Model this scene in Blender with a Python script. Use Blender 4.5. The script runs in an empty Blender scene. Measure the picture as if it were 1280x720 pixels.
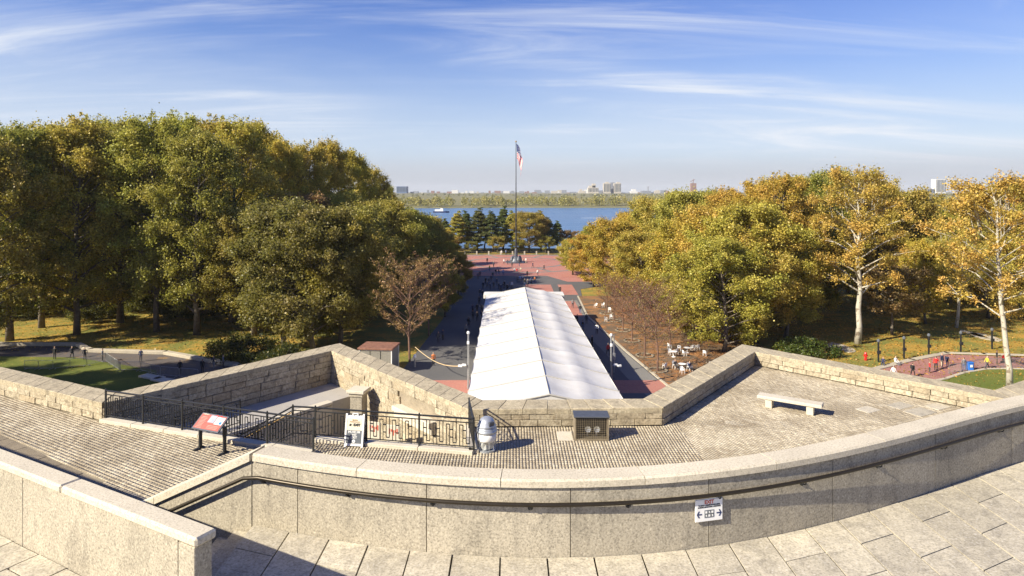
import bpy, bmesh, math, random
import numpy as np
from mathutils import Vector, Matrix
from mathutils.geometry import tessellate_polygon
random.seed(7); RNG = np.random.default_rng(7)
S = bpy.context.scene
COL = S.collection
R = math.radians

# ------------------------------------------------------------------ camera
CAM_Z = 22.0
F = 800.0                                   # focal length in photo pixels (1280 wide)
cam_d = bpy.data.cameras.new('camera'); cam = bpy.data.objects.new('camera', cam_d); COL.objects.link(cam)
cam_d.sensor_width = 36.0; cam_d.lens = 36.0 * F / 1280.0; cam_d.shift_y = -120.0 / 1280.0
cam_d.clip_start = 0.1; cam_d.clip_end = 40000
cam.location = (0, 0, CAM_Z); cam.rotation_euler = (R(90), 0, 0)
S.camera = cam
# ------------------------------------------------------------------ light
SUN_EL = R(33); SUN_AZ = math.atan2(-0.87, -0.49)    # azimuth measured from +Y towards +X
sd = Vector((math.sin(SUN_AZ) * math.cos(SUN_EL), math.cos(SUN_AZ) * math.cos(SUN_EL), math.sin(SUN_EL)))
sl = bpy.data.lights.new('sun', 'SUN'); sl.energy = 4.9; sl.angle = R(0.53); sl.color = (1.0, 0.90, 0.72)
so = bpy.data.objects.new('sun', sl); COL.objects.link(so); so.rotation_euler = sd.to_track_quat('Z', 'Y').to_euler()
so.location = (0, 0, 200)
W = bpy.data.worlds.new('World'); S.world = W; W.use_nodes = True
nt = W.node_tree; N = nt.nodes; L = nt.links; N.clear()
def wn(t, **k):
    n = N.new(t)
    for a, b in k.items(): setattr(n, a, b)
    return n
out = wn('ShaderNodeOutputWorld'); bg = wn('ShaderNodeBackground'); L.new(bg.outputs[0], out.inputs[0])
sky = wn('ShaderNodeTexSky', sky_type='NISHITA', sun_disc=False, sun_elevation=SUN_EL, sun_rotation=SUN_AZ,
         altitude=0, air_density=1.0, dust_density=0.6, ozone_density=3.2)
bg.inputs['Strength'].default_value = 0.082
tc = wn('ShaderNodeTexCoord'); sep = wn('ShaderNodeSeparateXYZ'); L.new(tc.outputs['Generated'], sep.inputs[0])
def wmath(op, a, b=None, clamp=False):
    n = wn('ShaderNodeMath', operation=op, use_clamp=clamp)
    for i, v in enumerate((a, b)):
        if v is None: continue
        if isinstance(v, (int, float)): n.inputs[i].default_value = v
        else: L.new(v, n.inputs[i])
    return n.outputs[0]
def wmix(f, a, b):
    n = wn('ShaderNodeMix', data_type='RGBA')
    for i, v in ((0, f), (6, a), (7, b)):
        if isinstance(v, (int, float)): n.inputs[i].default_value = v
        elif isinstance(v, tuple): n.inputs[i].default_value = (*v, 1)
        else: L.new(v, n.inputs[i])
    return n.outputs[2]
hsv = wn('ShaderNodeHueSaturation'); L.new(sky.outputs[0], hsv.inputs['Color'])
hsv.inputs['Saturation'].default_value = 1.62; hsv.inputs['Value'].default_value = .90; hsv.inputs['Hue'].default_value = 0.525
zc = wmath('MAXIMUM', sep.outputs[2], 0.0)
zi = wmath('ADD', zc, 0.13)
px_ = wmath('DIVIDE', sep.outputs[0], zi); py_ = wmath('DIVIDE', sep.outputs[1], zi)
comb = wn('ShaderNodeCombineXYZ'); L.new(px_, comb.inputs[0]); L.new(py_, comb.inputs[1])
def cloud(rot, scale, sx, sy, detail, rough, lo, hi, off=0.0, dist=0.0):
    m = wn('ShaderNodeMapping'); L.new(comb.outputs[0], m.inputs[0]); m.inputs['Rotation'].default_value = (0, 0, rot)
    m.inputs['Scale'].default_value = (sx, sy, 1); m.inputs['Location'].default_value = (off, off * .7, 0)
    n = wn('ShaderNodeTexNoise'); n.inputs['Scale'].default_value = scale; n.inputs['Detail'].default_value = detail
    n.inputs['Roughness'].default_value = rough; n.inputs['Distortion'].default_value = dist; L.new(m.outputs[0], n.inputs[0])
    r = wn('ShaderNodeMapRange', interpolation_type='SMOOTHSTEP'); L.new(n.outputs[0], r.inputs[0])
    r.inputs[1].default_value = lo; r.inputs[2].default_value = hi
    return r.outputs[0]
veil = cloud(R(-35), 0.42, 0.6, 1.2, 4, .5, .34, .66, 3.1, .5)
wisps = cloud(R(-58), 0.95, 0.5, 1.6, 9, .60, .42, .80, 7.3, 1.1)
fine = cloud(R(-50), 2.4, 0.35, 2.2, 8, .7, .5, .9, 1.3, .5)
low = wn('ShaderNodeMapRange', interpolation_type='SMOOTHSTEP'); L.new(sep.outputs[2], low.inputs[0])
low.inputs[1].default_value = .33; low.inputs[2].default_value = .04; low.inputs[3].default_value = 0.0; low.inputs[4].default_value = .82
c1 = wmath('MULTIPLY', wisps, wmath('ADD', veil, .12)); c1 = wmath('MULTIPLY', c1, 1.25)
c2 = wmath('MULTIPLY', fine, wmath('MULTIPLY', veil, .22))
cl = wmath('ADD', wmath('ADD', c1, c2), wmath('MULTIPLY', veil, .24), clamp=True)
hi_ = wn('ShaderNodeMapRange'); L.new(sep.outputs[2], hi_.inputs[0]); hi_.inputs[1].default_value = .10; hi_.inputs[2].default_value = .50; hi_.inputs[3].default_value = .95; hi_.inputs[4].default_value = .42
cl = wmath('MULTIPLY', cl, hi_.outputs[0])
base = wmix(low.outputs[0], hsv.outputs[0], (3.9, 4.45, 5.5))
withc = wmix(cl, base, (5.2, 5.5, 6.0))
hz = wn('ShaderNodeMapRange', interpolation_type='SMOOTHSTEP'); L.new(sep.outputs[2], hz.inputs[0])
hz.inputs[1].default_value = .072; hz.inputs[2].default_value = .02; hz.inputs[3].default_value = 0; hz.inputs[4].default_value = .85
fin = wmix(hz.outputs[0], withc, (3.6, 3.75, 4.15))
L.new(fin, bg.inputs['Color'])
# ------------------------------------------------------------------ exposure and engine
vs = S.view_settings; vs.view_transform = 'Standard'; vs.look = 'None'; vs.exposure = 0.98; vs.gamma = 1.0
S.cycles.max_bounces = 5; S.cycles.diffuse_bounces = 3; S.cycles.transmission_bounces = 4; S.cycles.transparent_max_bounces = 6
S.cycles.volume_bounces = 0; S.cycles.caustics_reflective = False; S.cycles.caustics_refractive = False
S.cycles.use_denoising = True

# ------------------------------------------------------------------ geometry helpers
def G(px, py, z=0.0):
    """Where a ray through a point of the photograph meets the level z: (x, y)."""
    d = (CAM_Z - z) * F / (py - 240.0)
    return ((px - 640.0) / F * d, d)
def AT(px, d): return (px - 640.0) / F * d
def HZ(py, d): return CAM_Z + (240.0 - py) * d / F

class MB:
    def __init__(s): s.v = []; s.f = []; s.m = []
    def add(s, vs, fs, m=0, M=None):
        b = len(s.v)
        s.v += [tuple(M @ Vector(v)) for v in vs] if M is not None else [tuple(v) for v in vs]
        for f in fs: s.f.append(tuple(b + i for i in f)); s.m.append(m)
        return s
    def box(s, c, d, rz=0, m=0, M=None, ch=0.0, top=1.0):
        x, y, z = d[0] / 2, d[1] / 2, d[2] / 2
        T = Matrix.Translation(c) @ Matrix.Rotation(rz, 4, 'Z')
        if M is not None: T = M @ T
        if ch <= 0:
            vs = [(-x, -y, -z), (x, -y, -z), (x, y, -z), (-x, y, -z), (-x * top, -y * top, z), (x * top, -y * top, z), (x * top, y * top, z), (-x * top, y * top, z)]
            fs = [(0, 3, 2, 1), (4, 5, 6, 7), (0, 1, 5, 4), (1, 2, 6, 5), (2, 3, 7, 6), (3, 0, 4, 7)]
            return s.add(vs, fs, m, T)
        c_ = min(ch, x * .8, y * .8, z * .8)
        vs = []; ix = {}
        for sx in (-1, 1):
            for sy in (-1, 1):
                for sz in (-1, 1):
                    for a in range(3):
                        p = [sx * x, sy * y, sz * z]
                        for b in range(3):
                            if b != a: p[b] -= (sx, sy, sz)[b] * c_
                        ix[(sx, sy, sz, a)] = len(vs); vs.append(tuple(p))
        fs = []
        for a in range(3):
            b, c2 = (a + 1) % 3, (a + 2) % 3
            for sg in (-1, 1):
                q = []
                for (u, w) in ((-1, -1), (1, -1), (1, 1), (-1, 1)):
                    k = [0, 0, 0]; k[a] = sg; k[b] = u; k[c2] = w; q.append(ix[(*k, a)])
                fs.append(tuple(q if sg > 0 else q[::-1]))
            for u in (-1, 1):
                for w in (-1, 1):
                    k0 = [0, 0, 0]; k1 = [0, 0, 0]; k0[a] = -1; k1[a] = 1; k0[b] = k1[b] = u; k0[c2] = k1[c2] = w
                    q = (ix[(*k0, b)], ix[(*k1, b)], ix[(*k1, c2)], ix[(*k0, c2)])
                    fs.append(q if u * w > 0 else q[::-1])
        for sx in (-1, 1):
            for sy in (-1, 1):
                for sz in (-1, 1):
                    q = tuple(ix[(sx, sy, sz, a)] for a in range(3)); fs.append(q if sx * sy * sz > 0 else q[::-1])
        return s.add(vs, fs, m, T)
    def prism(s, poly, z0, z1, m=0, holes=()):
        loops = [list(poly)] + [list(h) for h in holes]
        pts = [p for l in loops for p in l]; n = len(pts)
        tri = tessellate_polygon([[Vector((p[0], p[1], 0)) for p in l] for l in loops])
        vs = [(p[0], p[1], z0) for p in pts] + [(p[0], p[1], z1) for p in pts]; fs = []
        for t in tri:
            a, b, c = (Vector((*pts[i], 0)) for i in t)
            if (b - a).cross(c - a).z < 0: t = t[::-1]
            fs.append(tuple(i + n for i in t)); fs.append(tuple(t[::-1]))
        o = 0
        for li, l in enumerate(loops):
            k = len(l); ar = sum(l[i][0] * l[(i + 1) % k][1] - l[(i + 1) % k][0] * l[i][1] for i in range(k))
            for i in range(k):
                j = (i + 1) % k; q = (o + i, o + j, o + j + n, o + i + n)
                ccw = (ar > 0) == (li == 0)
                fs.append(q if ccw else q[::-1])
            o += k
        return s.add(vs, fs, m)
    def tube(s, pts, r, n=6, m=0, cap=True):
        pts = [Vector(p) for p in pts]; k = len(pts)
        rs = r if isinstance(r, (list, tuple)) else [r] * k
        vs = []; up = Vector((0.13, 0.21, 0.97))
        for i, p in enumerate(pts):
            d = (pts[min(i + 1, k - 1)] - pts[max(i - 1, 0)]).normalized()
            a = d.cross(up)
            if a.length < .05: a = d.cross(Vector((1, 0, 0)))
            a.normalize(); b = a.cross(d).normalized()
            for j in range(n):
                t = 2 * math.pi * j / n; vs.append(p + a * math.cos(t) * rs[i] - b * math.sin(t) * rs[i])
        fs = [(i * n + j, i * n + (j + 1) % n, (i + 1) * n + (j + 1) % n, (i + 1) * n + j) for i in range(k - 1) for j in range(n)]
        if cap: fs += [tuple(range(n))[::-1], tuple((k - 1) * n + j for j in range(n))]
        return s.add(vs, fs, m)
    def lathe(s, prof, n=16, c=(0, 0, 0), m=0):
        vs = []; fs = []; k = len(prof)
        for r_, z in prof:
            for j in range(n):
                t = 2 * math.pi * j / n; vs.append((c[0] + r_ * math.cos(t), c[1] + r_ * math.sin(t), c[2] + z))
        for i in range(k - 1):
            for j in range(n): fs.append((i * n + j, i * n + (j + 1) % n, (i + 1) * n + (j + 1) % n, (i + 1) * n + j))
        fs.append(tuple(range(n))[::-1]); fs.append(tuple((k - 1) * n + j for j in range(n)))
        return s.add(vs, fs, m)
    def mesh(s, name, mats, smooth=False):
        me = bpy.data.meshes.new(name); me.from_pydata(s.v, [], s.f)
        for a in (mats if isinstance(mats, (list, tuple)) else [mats]): me.materials.append(a)
        if len(me.polygons): me.polygons.foreach_set('material_index', s.m)
        if smooth: me.polygons.foreach_set('use_smooth', [True] * len(me.polygons))
        me.update(); return me
    def build(s, name, mats, parent=None, smooth=False, loc=None):
        return ob(name, s.mesh(name, mats, smooth), parent, loc)
def ob(name, data, parent=None, loc=None, rz=0):
    o = bpy.data.objects.new(name, data); COL.objects.link(o)
    if parent is not None: o.parent = parent
    if loc is not None: o.location = loc
    if rz: o.rotation_euler = (0, 0, rz)
    return o
def tag(o, label=None, cat=None, group=None, kind=None):
    if label: o['label'] = label
    if cat: o['category'] = cat
    if group: o['group'] = group
    if kind: o['kind'] = kind
    return o
def thing(name, label, cat, loc=(0, 0, 0), rz=0, group=None):
    return tag(ob(name, None, None, loc, rz), label, cat, group)
def structure(o, label=None, cat=None):
    o['kind'] = 'structure'
    return tag(o, label, cat)
def copy_thing(src, loc, rz=0, scale=None, label=None, group=None):
    c = src.copy(); COL.objects.link(c); c.location = loc; c.rotation_euler = (0, 0, rz)
    if scale is not None: c.scale = scale if isinstance(scale, tuple) else (scale,) * 3
    if label: c['label'] = label
    if group: c['group'] = group
    for ch in src.children:
        d = ch.copy(); COL.objects.link(d); d.parent = c
        for g in ch.children:
            e = g.copy(); COL.objects.link(e); e.parent = d
    return c
def numpy_mesh(name, verts, quads, mats, attrs=None, mi=None):
    me = bpy.data.meshes.new(name); nq = len(quads); k = quads.shape[1]
    me.vertices.add(len(verts)); me.vertices.foreach_set('co', verts.astype(np.float32).ravel())
    me.loops.add(nq * k); me.loops.foreach_set('vertex_index', quads.astype(np.int32).ravel())
    me.polygons.add(nq); me.polygons.foreach_set('loop_start', (np.arange(nq) * k).astype(np.int32))
    for m in mats: me.materials.append(m)
    if mi is not None: me.polygons.foreach_set('material_index', mi.astype(np.int32))
    me.update(calc_edges=True)
    for an, av in (attrs or {}).items():
        a = me.attributes.new(an, 'FLOAT', 'FACE'); a.data.foreach_set('value', av.astype(np.float32))
    return me
def text_obj(body, size, mat, parent, M, align='CENTER', bold=0.0, name='lettering'):
    cu = bpy.data.curves.new(name, 'FONT'); cu.body = body; cu.size = size; cu.align_x = align; cu.align_y = 'CENTER'
    cu.extrude = 0.001; cu.offset = bold; cu.resolution_u = 2
    cu.materials.append(mat)
    o = bpy.data.objects.new(name, cu); COL.objects.link(o)
    dg = bpy.context.evaluated_depsgraph_get(); me = bpy.data.meshes.new_from_object(o.evaluated_get(dg)); bpy.data.objects.remove(o)
    me.materials.clear(); me.materials.append(mat); o = ob(name, me, parent); o.matrix_local = M
    return o

# ------------------------------------------------------------------ materials
def mat_new(name):
    m = bpy.data.materials.new(name); m.use_nodes = True; t = m.node_tree
    b = t.nodes['Principled BSDF']
    return m, t, b
def lk(t, a, b): t.links.new(a, b)
def mixc(t, f, a, b, mode='MIX'):
    n = t.nodes.new('ShaderNodeMix'); n.data_type = 'RGBA'; n.blend_type = mode
    for i, v in ((0, f), (6, a), (7, b)):
        if isinstance(v, (int, float)): n.inputs[i].default_value = v
        elif isinstance(v, tuple): n.inputs[i].default_value = (*v[:3], 1)
        else: lk(t, v, n.inputs[i])
    return n.outputs[2]
def noise(t, scale, detail=4, rough=.55, dist=0, vec=None, stretch=None):
    n = t.nodes.new('ShaderNodeTexNoise'); n.inputs['Scale'].default_value = scale; n.inputs['Detail'].default_value = detail
    n.inputs['Roughness'].default_value = rough; n.inputs['Distortion'].default_value = dist
    if vec is None: vec = t.nodes.new('ShaderNodeNewGeometry').outputs['Position']
    if stretch:
        m = t.nodes.new('ShaderNodeMapping'); m.inputs['Scale'].default_value = stretch; lk(t, vec, m.inputs[0]); vec = m.outputs[0]
    lk(t, vec, n.inputs[0]); return n.outputs[0]
def ramp(t, fac, lo, hi, a=0.0, b=1.0):
    n = t.nodes.new('ShaderNodeMapRange'); lk(t, fac, n.inputs[0])
    n.inputs[1].default_value = lo; n.inputs[2].default_value = hi; n.inputs[3].default_value = a; n.inputs[4].default_value = b
    return n.outputs[0]
def math_(t, op, a, b):
    n = t.nodes.new('ShaderNodeMath'); n.operation = op
    for i, v in enumerate((a, b)):
        if isinstance(v, (int, float)): n.inputs[i].default_value = v
        else: lk(t, v, n.inputs[i])
    return n.outputs[0]
def bump(t, b, h, strength, dist):
    n = t.nodes.new('ShaderNodeBump'); n.inputs['Strength'].default_value = strength; n.inputs['Distance'].default_value = dist
    lk(t, h, n.inputs['Height']); lk(t, n.outputs[0], b.inputs['Normal'])
def plain(name, col, rough=.6, metal=0.0, var=.12, scale=6.0):
    m, t, b = mat_new(name)
    n = noise(t, scale, 3)
    c = mixc(t, ramp(t, n, .3, .7), tuple(x * (1 - var) for x in col), tuple(min(1, x * (1 + var)) for x in col))
    lk(t, c, b.inputs['Base Color']); b.inputs['Roughness'].default_value = rough; b.inputs['Metallic'].default_value = metal
    return m
def stone(name, c1, c2, dark, big=.6, speck=60, speck_amt=.35, rnd=.3, bmp=.4, dirt=(.56, .72), rough=.9, dirt_amt=.75, streak=None, warm=None, medium=0.0):
    """c1/c2 mottled, mineral specks, dirt patches of their own shape, and each piece a shade of its own."""
    m, t, b = mat_new(name)
    n1 = noise(t, big, 6, .6, .3)
    c = mixc(t, ramp(t, n1, .35, .65), c1, c2)
    oi = t.nodes.new('ShaderNodeObjectInfo').outputs['Random']
    c = mixc(t, ramp(t, oi, 0, 1, 0, rnd), c, tuple(x * .45 for x in c1))
    if warm is not None:
        w = ramp(t, math_(t, 'FRACT', math_(t, 'MULTIPLY', oi, 37.7), 0), .55, 1, 0, .7)
        c = mixc(t, w, c, warm)
    n3 = noise(t, big * 2.3, 8, .68, .8, stretch=streak)
    c = mixc(t, ramp(t, n3, dirt[0], dirt[1], 0, dirt_amt), c, dark)
    if streak is not None:      # rain streaks and blotches, a shape of their own
        n5 = noise(t, 5.0, 5, .65, .2, stretch=(1, 1, .10)); c = mixc(t, ramp(t, n5, .52, .72, 0, .38), c, dark)
        n6 = noise(t, 1.1, 7, .7, 1.0); c = mixc(t, ramp(t, n6, .58, .66, 0, .42), c, dark)
    if medium > 0:
        n4 = noise(t, 9.0, 6, .7)
        c = mixc(t, ramp(t, n4, .42, .7, 0, medium), c, dark)
    n2 = noise(t, speck, 3, .7)
    c = mixc(t, ramp(t, n2, .36, .5, speck_amt, 0), c, tuple(x * .35 for x in dark))
    c = mixc(t, ramp(t, n2, .58, .7, 0, speck_amt * .8), c, tuple(min(.85, x * 1.9) for x in c1))
    lk(t, c, b.inputs['Base Color']); b.inputs['Roughness'].default_value = rough
    b.inputs['Specular IOR Level'].default_value = .25
    bump(t, b, math_(t, 'ADD', math_(t, 'MULTIPLY', n2, .5), n3), bmp, .02)
    return m
M = {}
M['granite'] = stone('granite', (.47, .42, .325), (.39, .35, .27), (.19, .17, .135), .8, 30, .5, .30, .35, (.53, .70), streak=(1, 1, .5), dirt_amt=.55)
M['granite_cap'] = stone('granite_cap', (.64, .575, .445), (.54, .485, .375), (.26, .225, .17), .7, 30, .35, .22, .3, (.58, .8), dirt_amt=.5)
M['slab'] = stone('slab', (.66, .60, .46), (.54, .49, .385), (.22, .20, .165), .9, 26, .4, .5, .4, (.46, .64), dirt_amt=.5, medium=.35)
M['parapet_stone'] = stone('parapet_stone', (.58, .51, .37), (.47, .405, .285), (.19, .155, .105), 1.7, 14, .35, .5, .9, (.47, .63), warm=(.38, .30, .19), medium=.3)
M['parapet_cap'] = stone('parapet_cap', (.56, .485, .335), (.45, .385, .26), (.20, .17, .125), 1.3, 16, .3, .35, .6, (.48, .68), medium=.5)
M['flagstone'] = stone('flagstone', (.30, .25, .175), (.24, .20, .14), (.13, .11, .085), 1.0, 20, .3, .5, .6, (.5, .7))
M['joint_dark'] = stone('joint_dark', (.055, .048, .035), (.085, .075, .055), (.03, .027, .022), 2.0, 30, .2, 0, .3)
M['mortar'] = stone('mortar', (.34, .29, .21), (.26, .22, .16), (.12, .10, .08), 2.0, 30, .3, 0, .5)
M['joint'] = stone('joint', (.28, .24, .165), (.34, .29, .20), (.14, .12, .085), 2.0, 30, .2, 0, .3)
M['pale_stone'] = stone('pale_stone', (.62, .57, .46), (.55, .50, .40), (.32, .28, .21), 1.0, 25, .2, .1, .4, (.6, .8))
M['bench_stone'] = stone('bench_stone', (.60, .55, .44), (.54, .49, .39), (.35, .31, .24), 1.5, 25, .2, .1, .3, (.6, .8))
M['ledge'] = stone('ledge', (.40, .38, .35), (.35, .33, .30), (.24, .22, .19), .6, 40, .2, .05, .3)
def paver_mat():
    m, t, b = mat_new('paver')
    a = t.nodes.new('ShaderNodeAttribute'); a.attribute_name = 'rnd'; rn = a.outputs['Fac']
    c = mixc(t, rn, (.30, .245, .165), (.60, .535, .40))
    n1 = noise(t, .55, 6, .65, .6)
    c = mixc(t, ramp(t, n1, .46, .64, 0, .68), c, (.25, .205, .14))
    n2 = noise(t, .9, 5, .6, 1.2, stretch=(1, 1, 1))
    c = mixc(t, ramp(t, n2, .60, .74, 0, .55), c, (.62, .58, .48))
    n3 = noise(t, 45, 3, .7)
    c = mixc(t, ramp(t, n3, .35, .65, .25, 0), c, (.12, .10, .07))
    lk(t, c, b.inputs['Base Color']); b.inputs['Roughness'].default_value = .9; bump(t, b, n3, .5, .01)
    return m
M['paver'] = paver_mat()
M['iron'] = plain('iron', (.028, .030, .033), .45, .3)
M['rail'] = plain('rail', (.045, .036, .024), .38, .6)
M['bronze'] = plain('bronze', (.16, .105, .045), .35, .8)
M['golden_rail'] = plain('golden_rail', (.45, .29, .10), .4, .5)
M['zinc'] = plain('zinc', (.42, .45, .49), .42, .5)
M['zinc_dark'] = plain('zinc_dark', (.10, .11, .13), .5, .4)
M['galv'] = plain('galv', (.36, .37, .38), .45, .6)
M['white'] = plain('white', (.80, .80, .78), .5, 0, .05)
M['cream'] = plain('cream', (.72, .66, .50), .6)
M['slate'] = plain('slate', (.11, .125, .145), .5)
M['black'] = plain('black', (.02, .02, .022), .5)
M['dark_blue'] = plain('dark_blue', (.02, .035, .11), .5)
M['red_print'] = plain('red_print', (.55, .10, .06), .5)
M['brown_print'] = plain('brown_print', (.30, .16, .06), .5)
M['pink_board'] = plain('pink_board', (.42, .115, .085), .4, 0, .1, 12)
M['pink_line'] = plain('pink_line', (.55, .26, .21), .5)
M['hydrant_red'] = plain('hydrant_red', (.60, .02, .02), .4)
M['bin_blue'] = plain('bin_blue', (.03, .17, .60), .4)
M['box_metal'] = plain('box_metal', (.24, .20, .14), .6, .1)
M['lamp_glass'] = plain('lamp_glass', (.60, .62, .60), .15, .3)
M['skin'] = plain('skin', (.50, .32, .22), .6)
M['skin2'] = plain('skin2', (.24, .13, .08), .6)
CL = {'black': (.02, .02, .022), 'dark': (.045, .045, .055), 'navy': (.025, .035, .09), 'blue': (.06, .13, .36), 'lightblue': (.30, .45, .68), 'white': (.74, .74, .72),
      'grey': (.20, .20, .21), 'red': (.58, .03, .03), 'yellow': (.72, .55, .06), 'orange': (.62, .20, .06), 'beige': (.50, .43, .32), 'jeans': (.07, .11, .22), 'brown': (.13, .08, .05), 'pink': (.65, .30, .32), 'green': (.08, .16, .07), 'khaki': (.26, .22, .13)}
for k, v in CL.items(): M['cloth_' + k] = plain('cloth_' + k, v, .85)
M['hair'] = plain('hair', (.035, .022, .015), .7)
M['hair_grey'] = plain('hair_grey', (.35, .33, .31), .7)
def fabric_mat():
    m, t, b = mat_new('tent_fabric')
    n = noise(t, .5, 5, .6, .4)
    c = mixc(t, ramp(t, n, .35, .7), (.67, .66, .625), (.57, .555, .52))
    n2 = noise(t, 3.0, 5, .7, .4, stretch=(.3, 2, 1))
    c = mixc(t, ramp(t, n2, .6, .8, 0, .25), c, (.42, .39, .34))
    lk(t, c, b.inputs['Base Color']); b.inputs['Roughness'].default_value = .6; bump(t, b, n, .25, .1)
    return m
M['tent'] = fabric_mat()
M['tent_seam'] = plain('tent_seam', (.38, .365, .33), .6)
def ground_mat(name, c1, c2, c3, s1=.15, s2=3.0, amt=.6, leaf=None, leaf_lo=.62, bmp=.5):
    m, t, b = mat_new(name)
    n1 = noise(t, s1, 6, .6, .5); n2 = noise(t, s2, 6, .7); n3 = noise(t, s1 * 3.1, 5, .6, .8)
    c = mixc(t, ramp(t, n1, .38, .62), c1, c2)
    c = mixc(t, ramp(t, n2, .4, .65, 0, amt), c, c3)
    if leaf:
        n4 = noise(t, 4.0, 3, .8); k = math_(t, 'ADD', math_(t, 'MULTIPLY', n4, .55), math_(t, 'MULTIPLY', n3, .55))
        c = mixc(t, ramp(t, k, leaf_lo - .08, leaf_lo + .02), c, leaf)
    lk(t, c, b.inputs['Base Color']); b.inputs['Roughness'].default_value = .95; b.inputs['Specular IOR Level'].default_value = .15
    bump(t, b, n2, bmp, .08); return m
M['grass'] = ground_mat('grass', (.16, .175, .04), (.22, .215, .05), (.12, .115, .04), .08, 5, .6, (.40, .24, .05), .60)
M['lawn'] = ground_mat('lawn', (.115, .15, .03), (.155, .175, .038), (.08, .10, .025), .12, 6, .6, (.35, .25, .05), .70)
M['soil'] = ground_mat('soil', (.125, .095, .065), (.16, .12, .08), (.08, .06, .042), .15, 4, .6, (.33, .16, .06), .60)
M['asphalt'] = ground_mat('asphalt', (.115, .115, .115), (.145, .14, .135), (.085, .085, .09), .1, 8, .6, None)
M['asphalt_light'] = ground_mat('asphalt_light', (.235, .225, .205), (.20, .195, .18), (.16, .155, .14), .15, 8, .5, None)
M['shore'] = ground_mat('shore', (.17, .17, .08), (.22, .20, .10), (.13, .12, .07), .02, .4, .6, None)
M['path_stone'] = ground_mat('path_stone', (.50, .45, .35), (.42, .38, .30), (.30, .26, .2), .4, 6, .5, None)
def brickwork(name, a, b_, mortar, scale, rot=0):
    m, t, b = mat_new(name)
    br = t.nodes.new('ShaderNodeTexBrick'); br.inputs['Scale'].default_value = scale
    mp = t.nodes.new('ShaderNodeMapping'); mp.inputs['Rotation'].default_value = (0, 0, rot)
    lk(t, t.nodes.new('ShaderNodeNewGeometry').outputs['Position'], mp.inputs[0]); lk(t, mp.outputs[0], br.inputs[0])
    for i, c in ((1, a), (2, b_), (3, mortar)): br.inputs[i].default_value = (*c, 1)
    br.inputs['Mortar Size'].default_value = .035
    n = noise(t, .25, 6, .65, .5); n2 = noise(t, 2.5, 5, .7)
    c = mixc(t, ramp(t, n, .5, .75, 0, .5), br.outputs[0], tuple(x * .6 for x in a))
    c = mixc(t, ramp(t, n2, .52, .75, 0, .4), c, mortar)
    lk(t, c, b.inputs['Base Color']); b.inputs['Roughness'].default_value = .9; bump(t, b, n2, .3, .02); return m
M['red_brick'] = brickwork('red_brick', (.44, .125, .085), (.34, .095, .07), (.36, .25, .20), 2.2)
def water_mat():
    m, t, b = mat_new('water')
    n1 = noise(t, .9, 8, .7, .4, stretch=(.5, 1, 1)); n2 = noise(t, .05, 4, .6, .5, stretch=(.35, 1, 1)); n3 = noise(t, .012, 4, .6, .5, stretch=(.25, 1, 1))
    c = mixc(t, ramp(t, n2, .35, .65), (.06, .14, .27), (.085, .18, .33))
    c = mixc(t, ramp(t, n3, .45, .7, 0, .6), c, (.10, .17, .29))
    lk(t, c, b.inputs['Base Color']); b.inputs['Roughness'].default_value = .28; b.inputs['IOR'].default_value = 1.33
    h = math_(t, 'ADD', n1, math_(t, 'MULTIPLY', n2, 6))
    bump(t, b, h, .8, .8); return m
M['water'] = water_mat()
def leaf_mat(name, trans=.48):
    """Leaf colour comes from the tree (object colour), then varies by clump and by leaf, like leaves turning at different times."""
    m = bpy.data.materials.new(name); m.use_nodes = True; t = m.node_tree; t.nodes.clear()
    o = t.nodes.new('ShaderNodeOutputMaterial'); oi = t.nodes.new('ShaderNodeObjectInfo')
    a1 = t.nodes.new('ShaderNodeAttribute'); a1.attribute_name = 'clump'; a2 = t.nodes.new('ShaderNodeAttribute'); a2.attribute_name = 'rnd'
    h = t.nodes.new('ShaderNodeHueSaturation'); lk(t, oi.outputs['Color'], h.inputs['Color'])
    lk(t, ramp(t, a1.outputs['Fac'], 0, 1, .483, .515), h.inputs['Hue'])
    lk(t, math_(t, 'MULTIPLY', ramp(t, a2.outputs['Fac'], 0, 1, .5, 1.65), ramp(t, a1.outputs['Fac'], 0, 1, 1.15, .8)), h.inputs['Value'])
    c = mixc(t, ramp(t, a2.outputs['Fac'], .88, .95, 0, .4), h.outputs[0], (.46, .33, .07))
    d = t.nodes.new('ShaderNodeBsdfDiffuse'); tr = t.nodes.new('ShaderNodeBsdfTranslucent'); g = t.nodes.new('ShaderNodeBsdfGlossy')
    g.inputs['Roughness'].default_value = .45; g.inputs['Color'].default_value = (.6, .6, .55, 1)
    lk(t, c, d.inputs[0]); lk(t, mixc(t, .5, c, (.30, .28, .03)), tr.inputs[0])
    m1 = t.nodes.new('ShaderNodeMixShader'); m1.inputs[0].default_value = trans; lk(t, d.outputs[0], m1.inputs[1]); lk(t, tr.outputs[0], m1.inputs[2])
    m2 = t.nodes.new('ShaderNodeMixShader'); m2.inputs[0].default_value = .035; lk(t, m1.outputs[0], m2.inputs[1]); lk(t, g.outputs[0], m2.inputs[2])
    lk(t, m2.outputs[0], o.inputs[0]); return m
M['leaf'] = leaf_mat('leaf')
def bark_mat(name, a, b_, patch, plo, phi, sc=3):
    m, t, b = mat_new(name)
    n = noise(t, sc, 5, .7, .3, stretch=(1, 1, .35)); c = mixc(t, ramp(t, n, .35, .65), a, b_)
    n2 = noise(t, sc * .8, 4, .6, .5); c = mixc(t, ramp(t, n2, plo, phi), c, patch)
    lk(t, c, b.inputs['Base Color']); b.inputs['Roughness'].default_value = .9; bump(t, b, n, .6, .04); return m
M['bark'] = bark_mat('bark', (.10, .08, .06), (.16, .13, .10), (.20, .18, .14), .5, .7)
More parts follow.
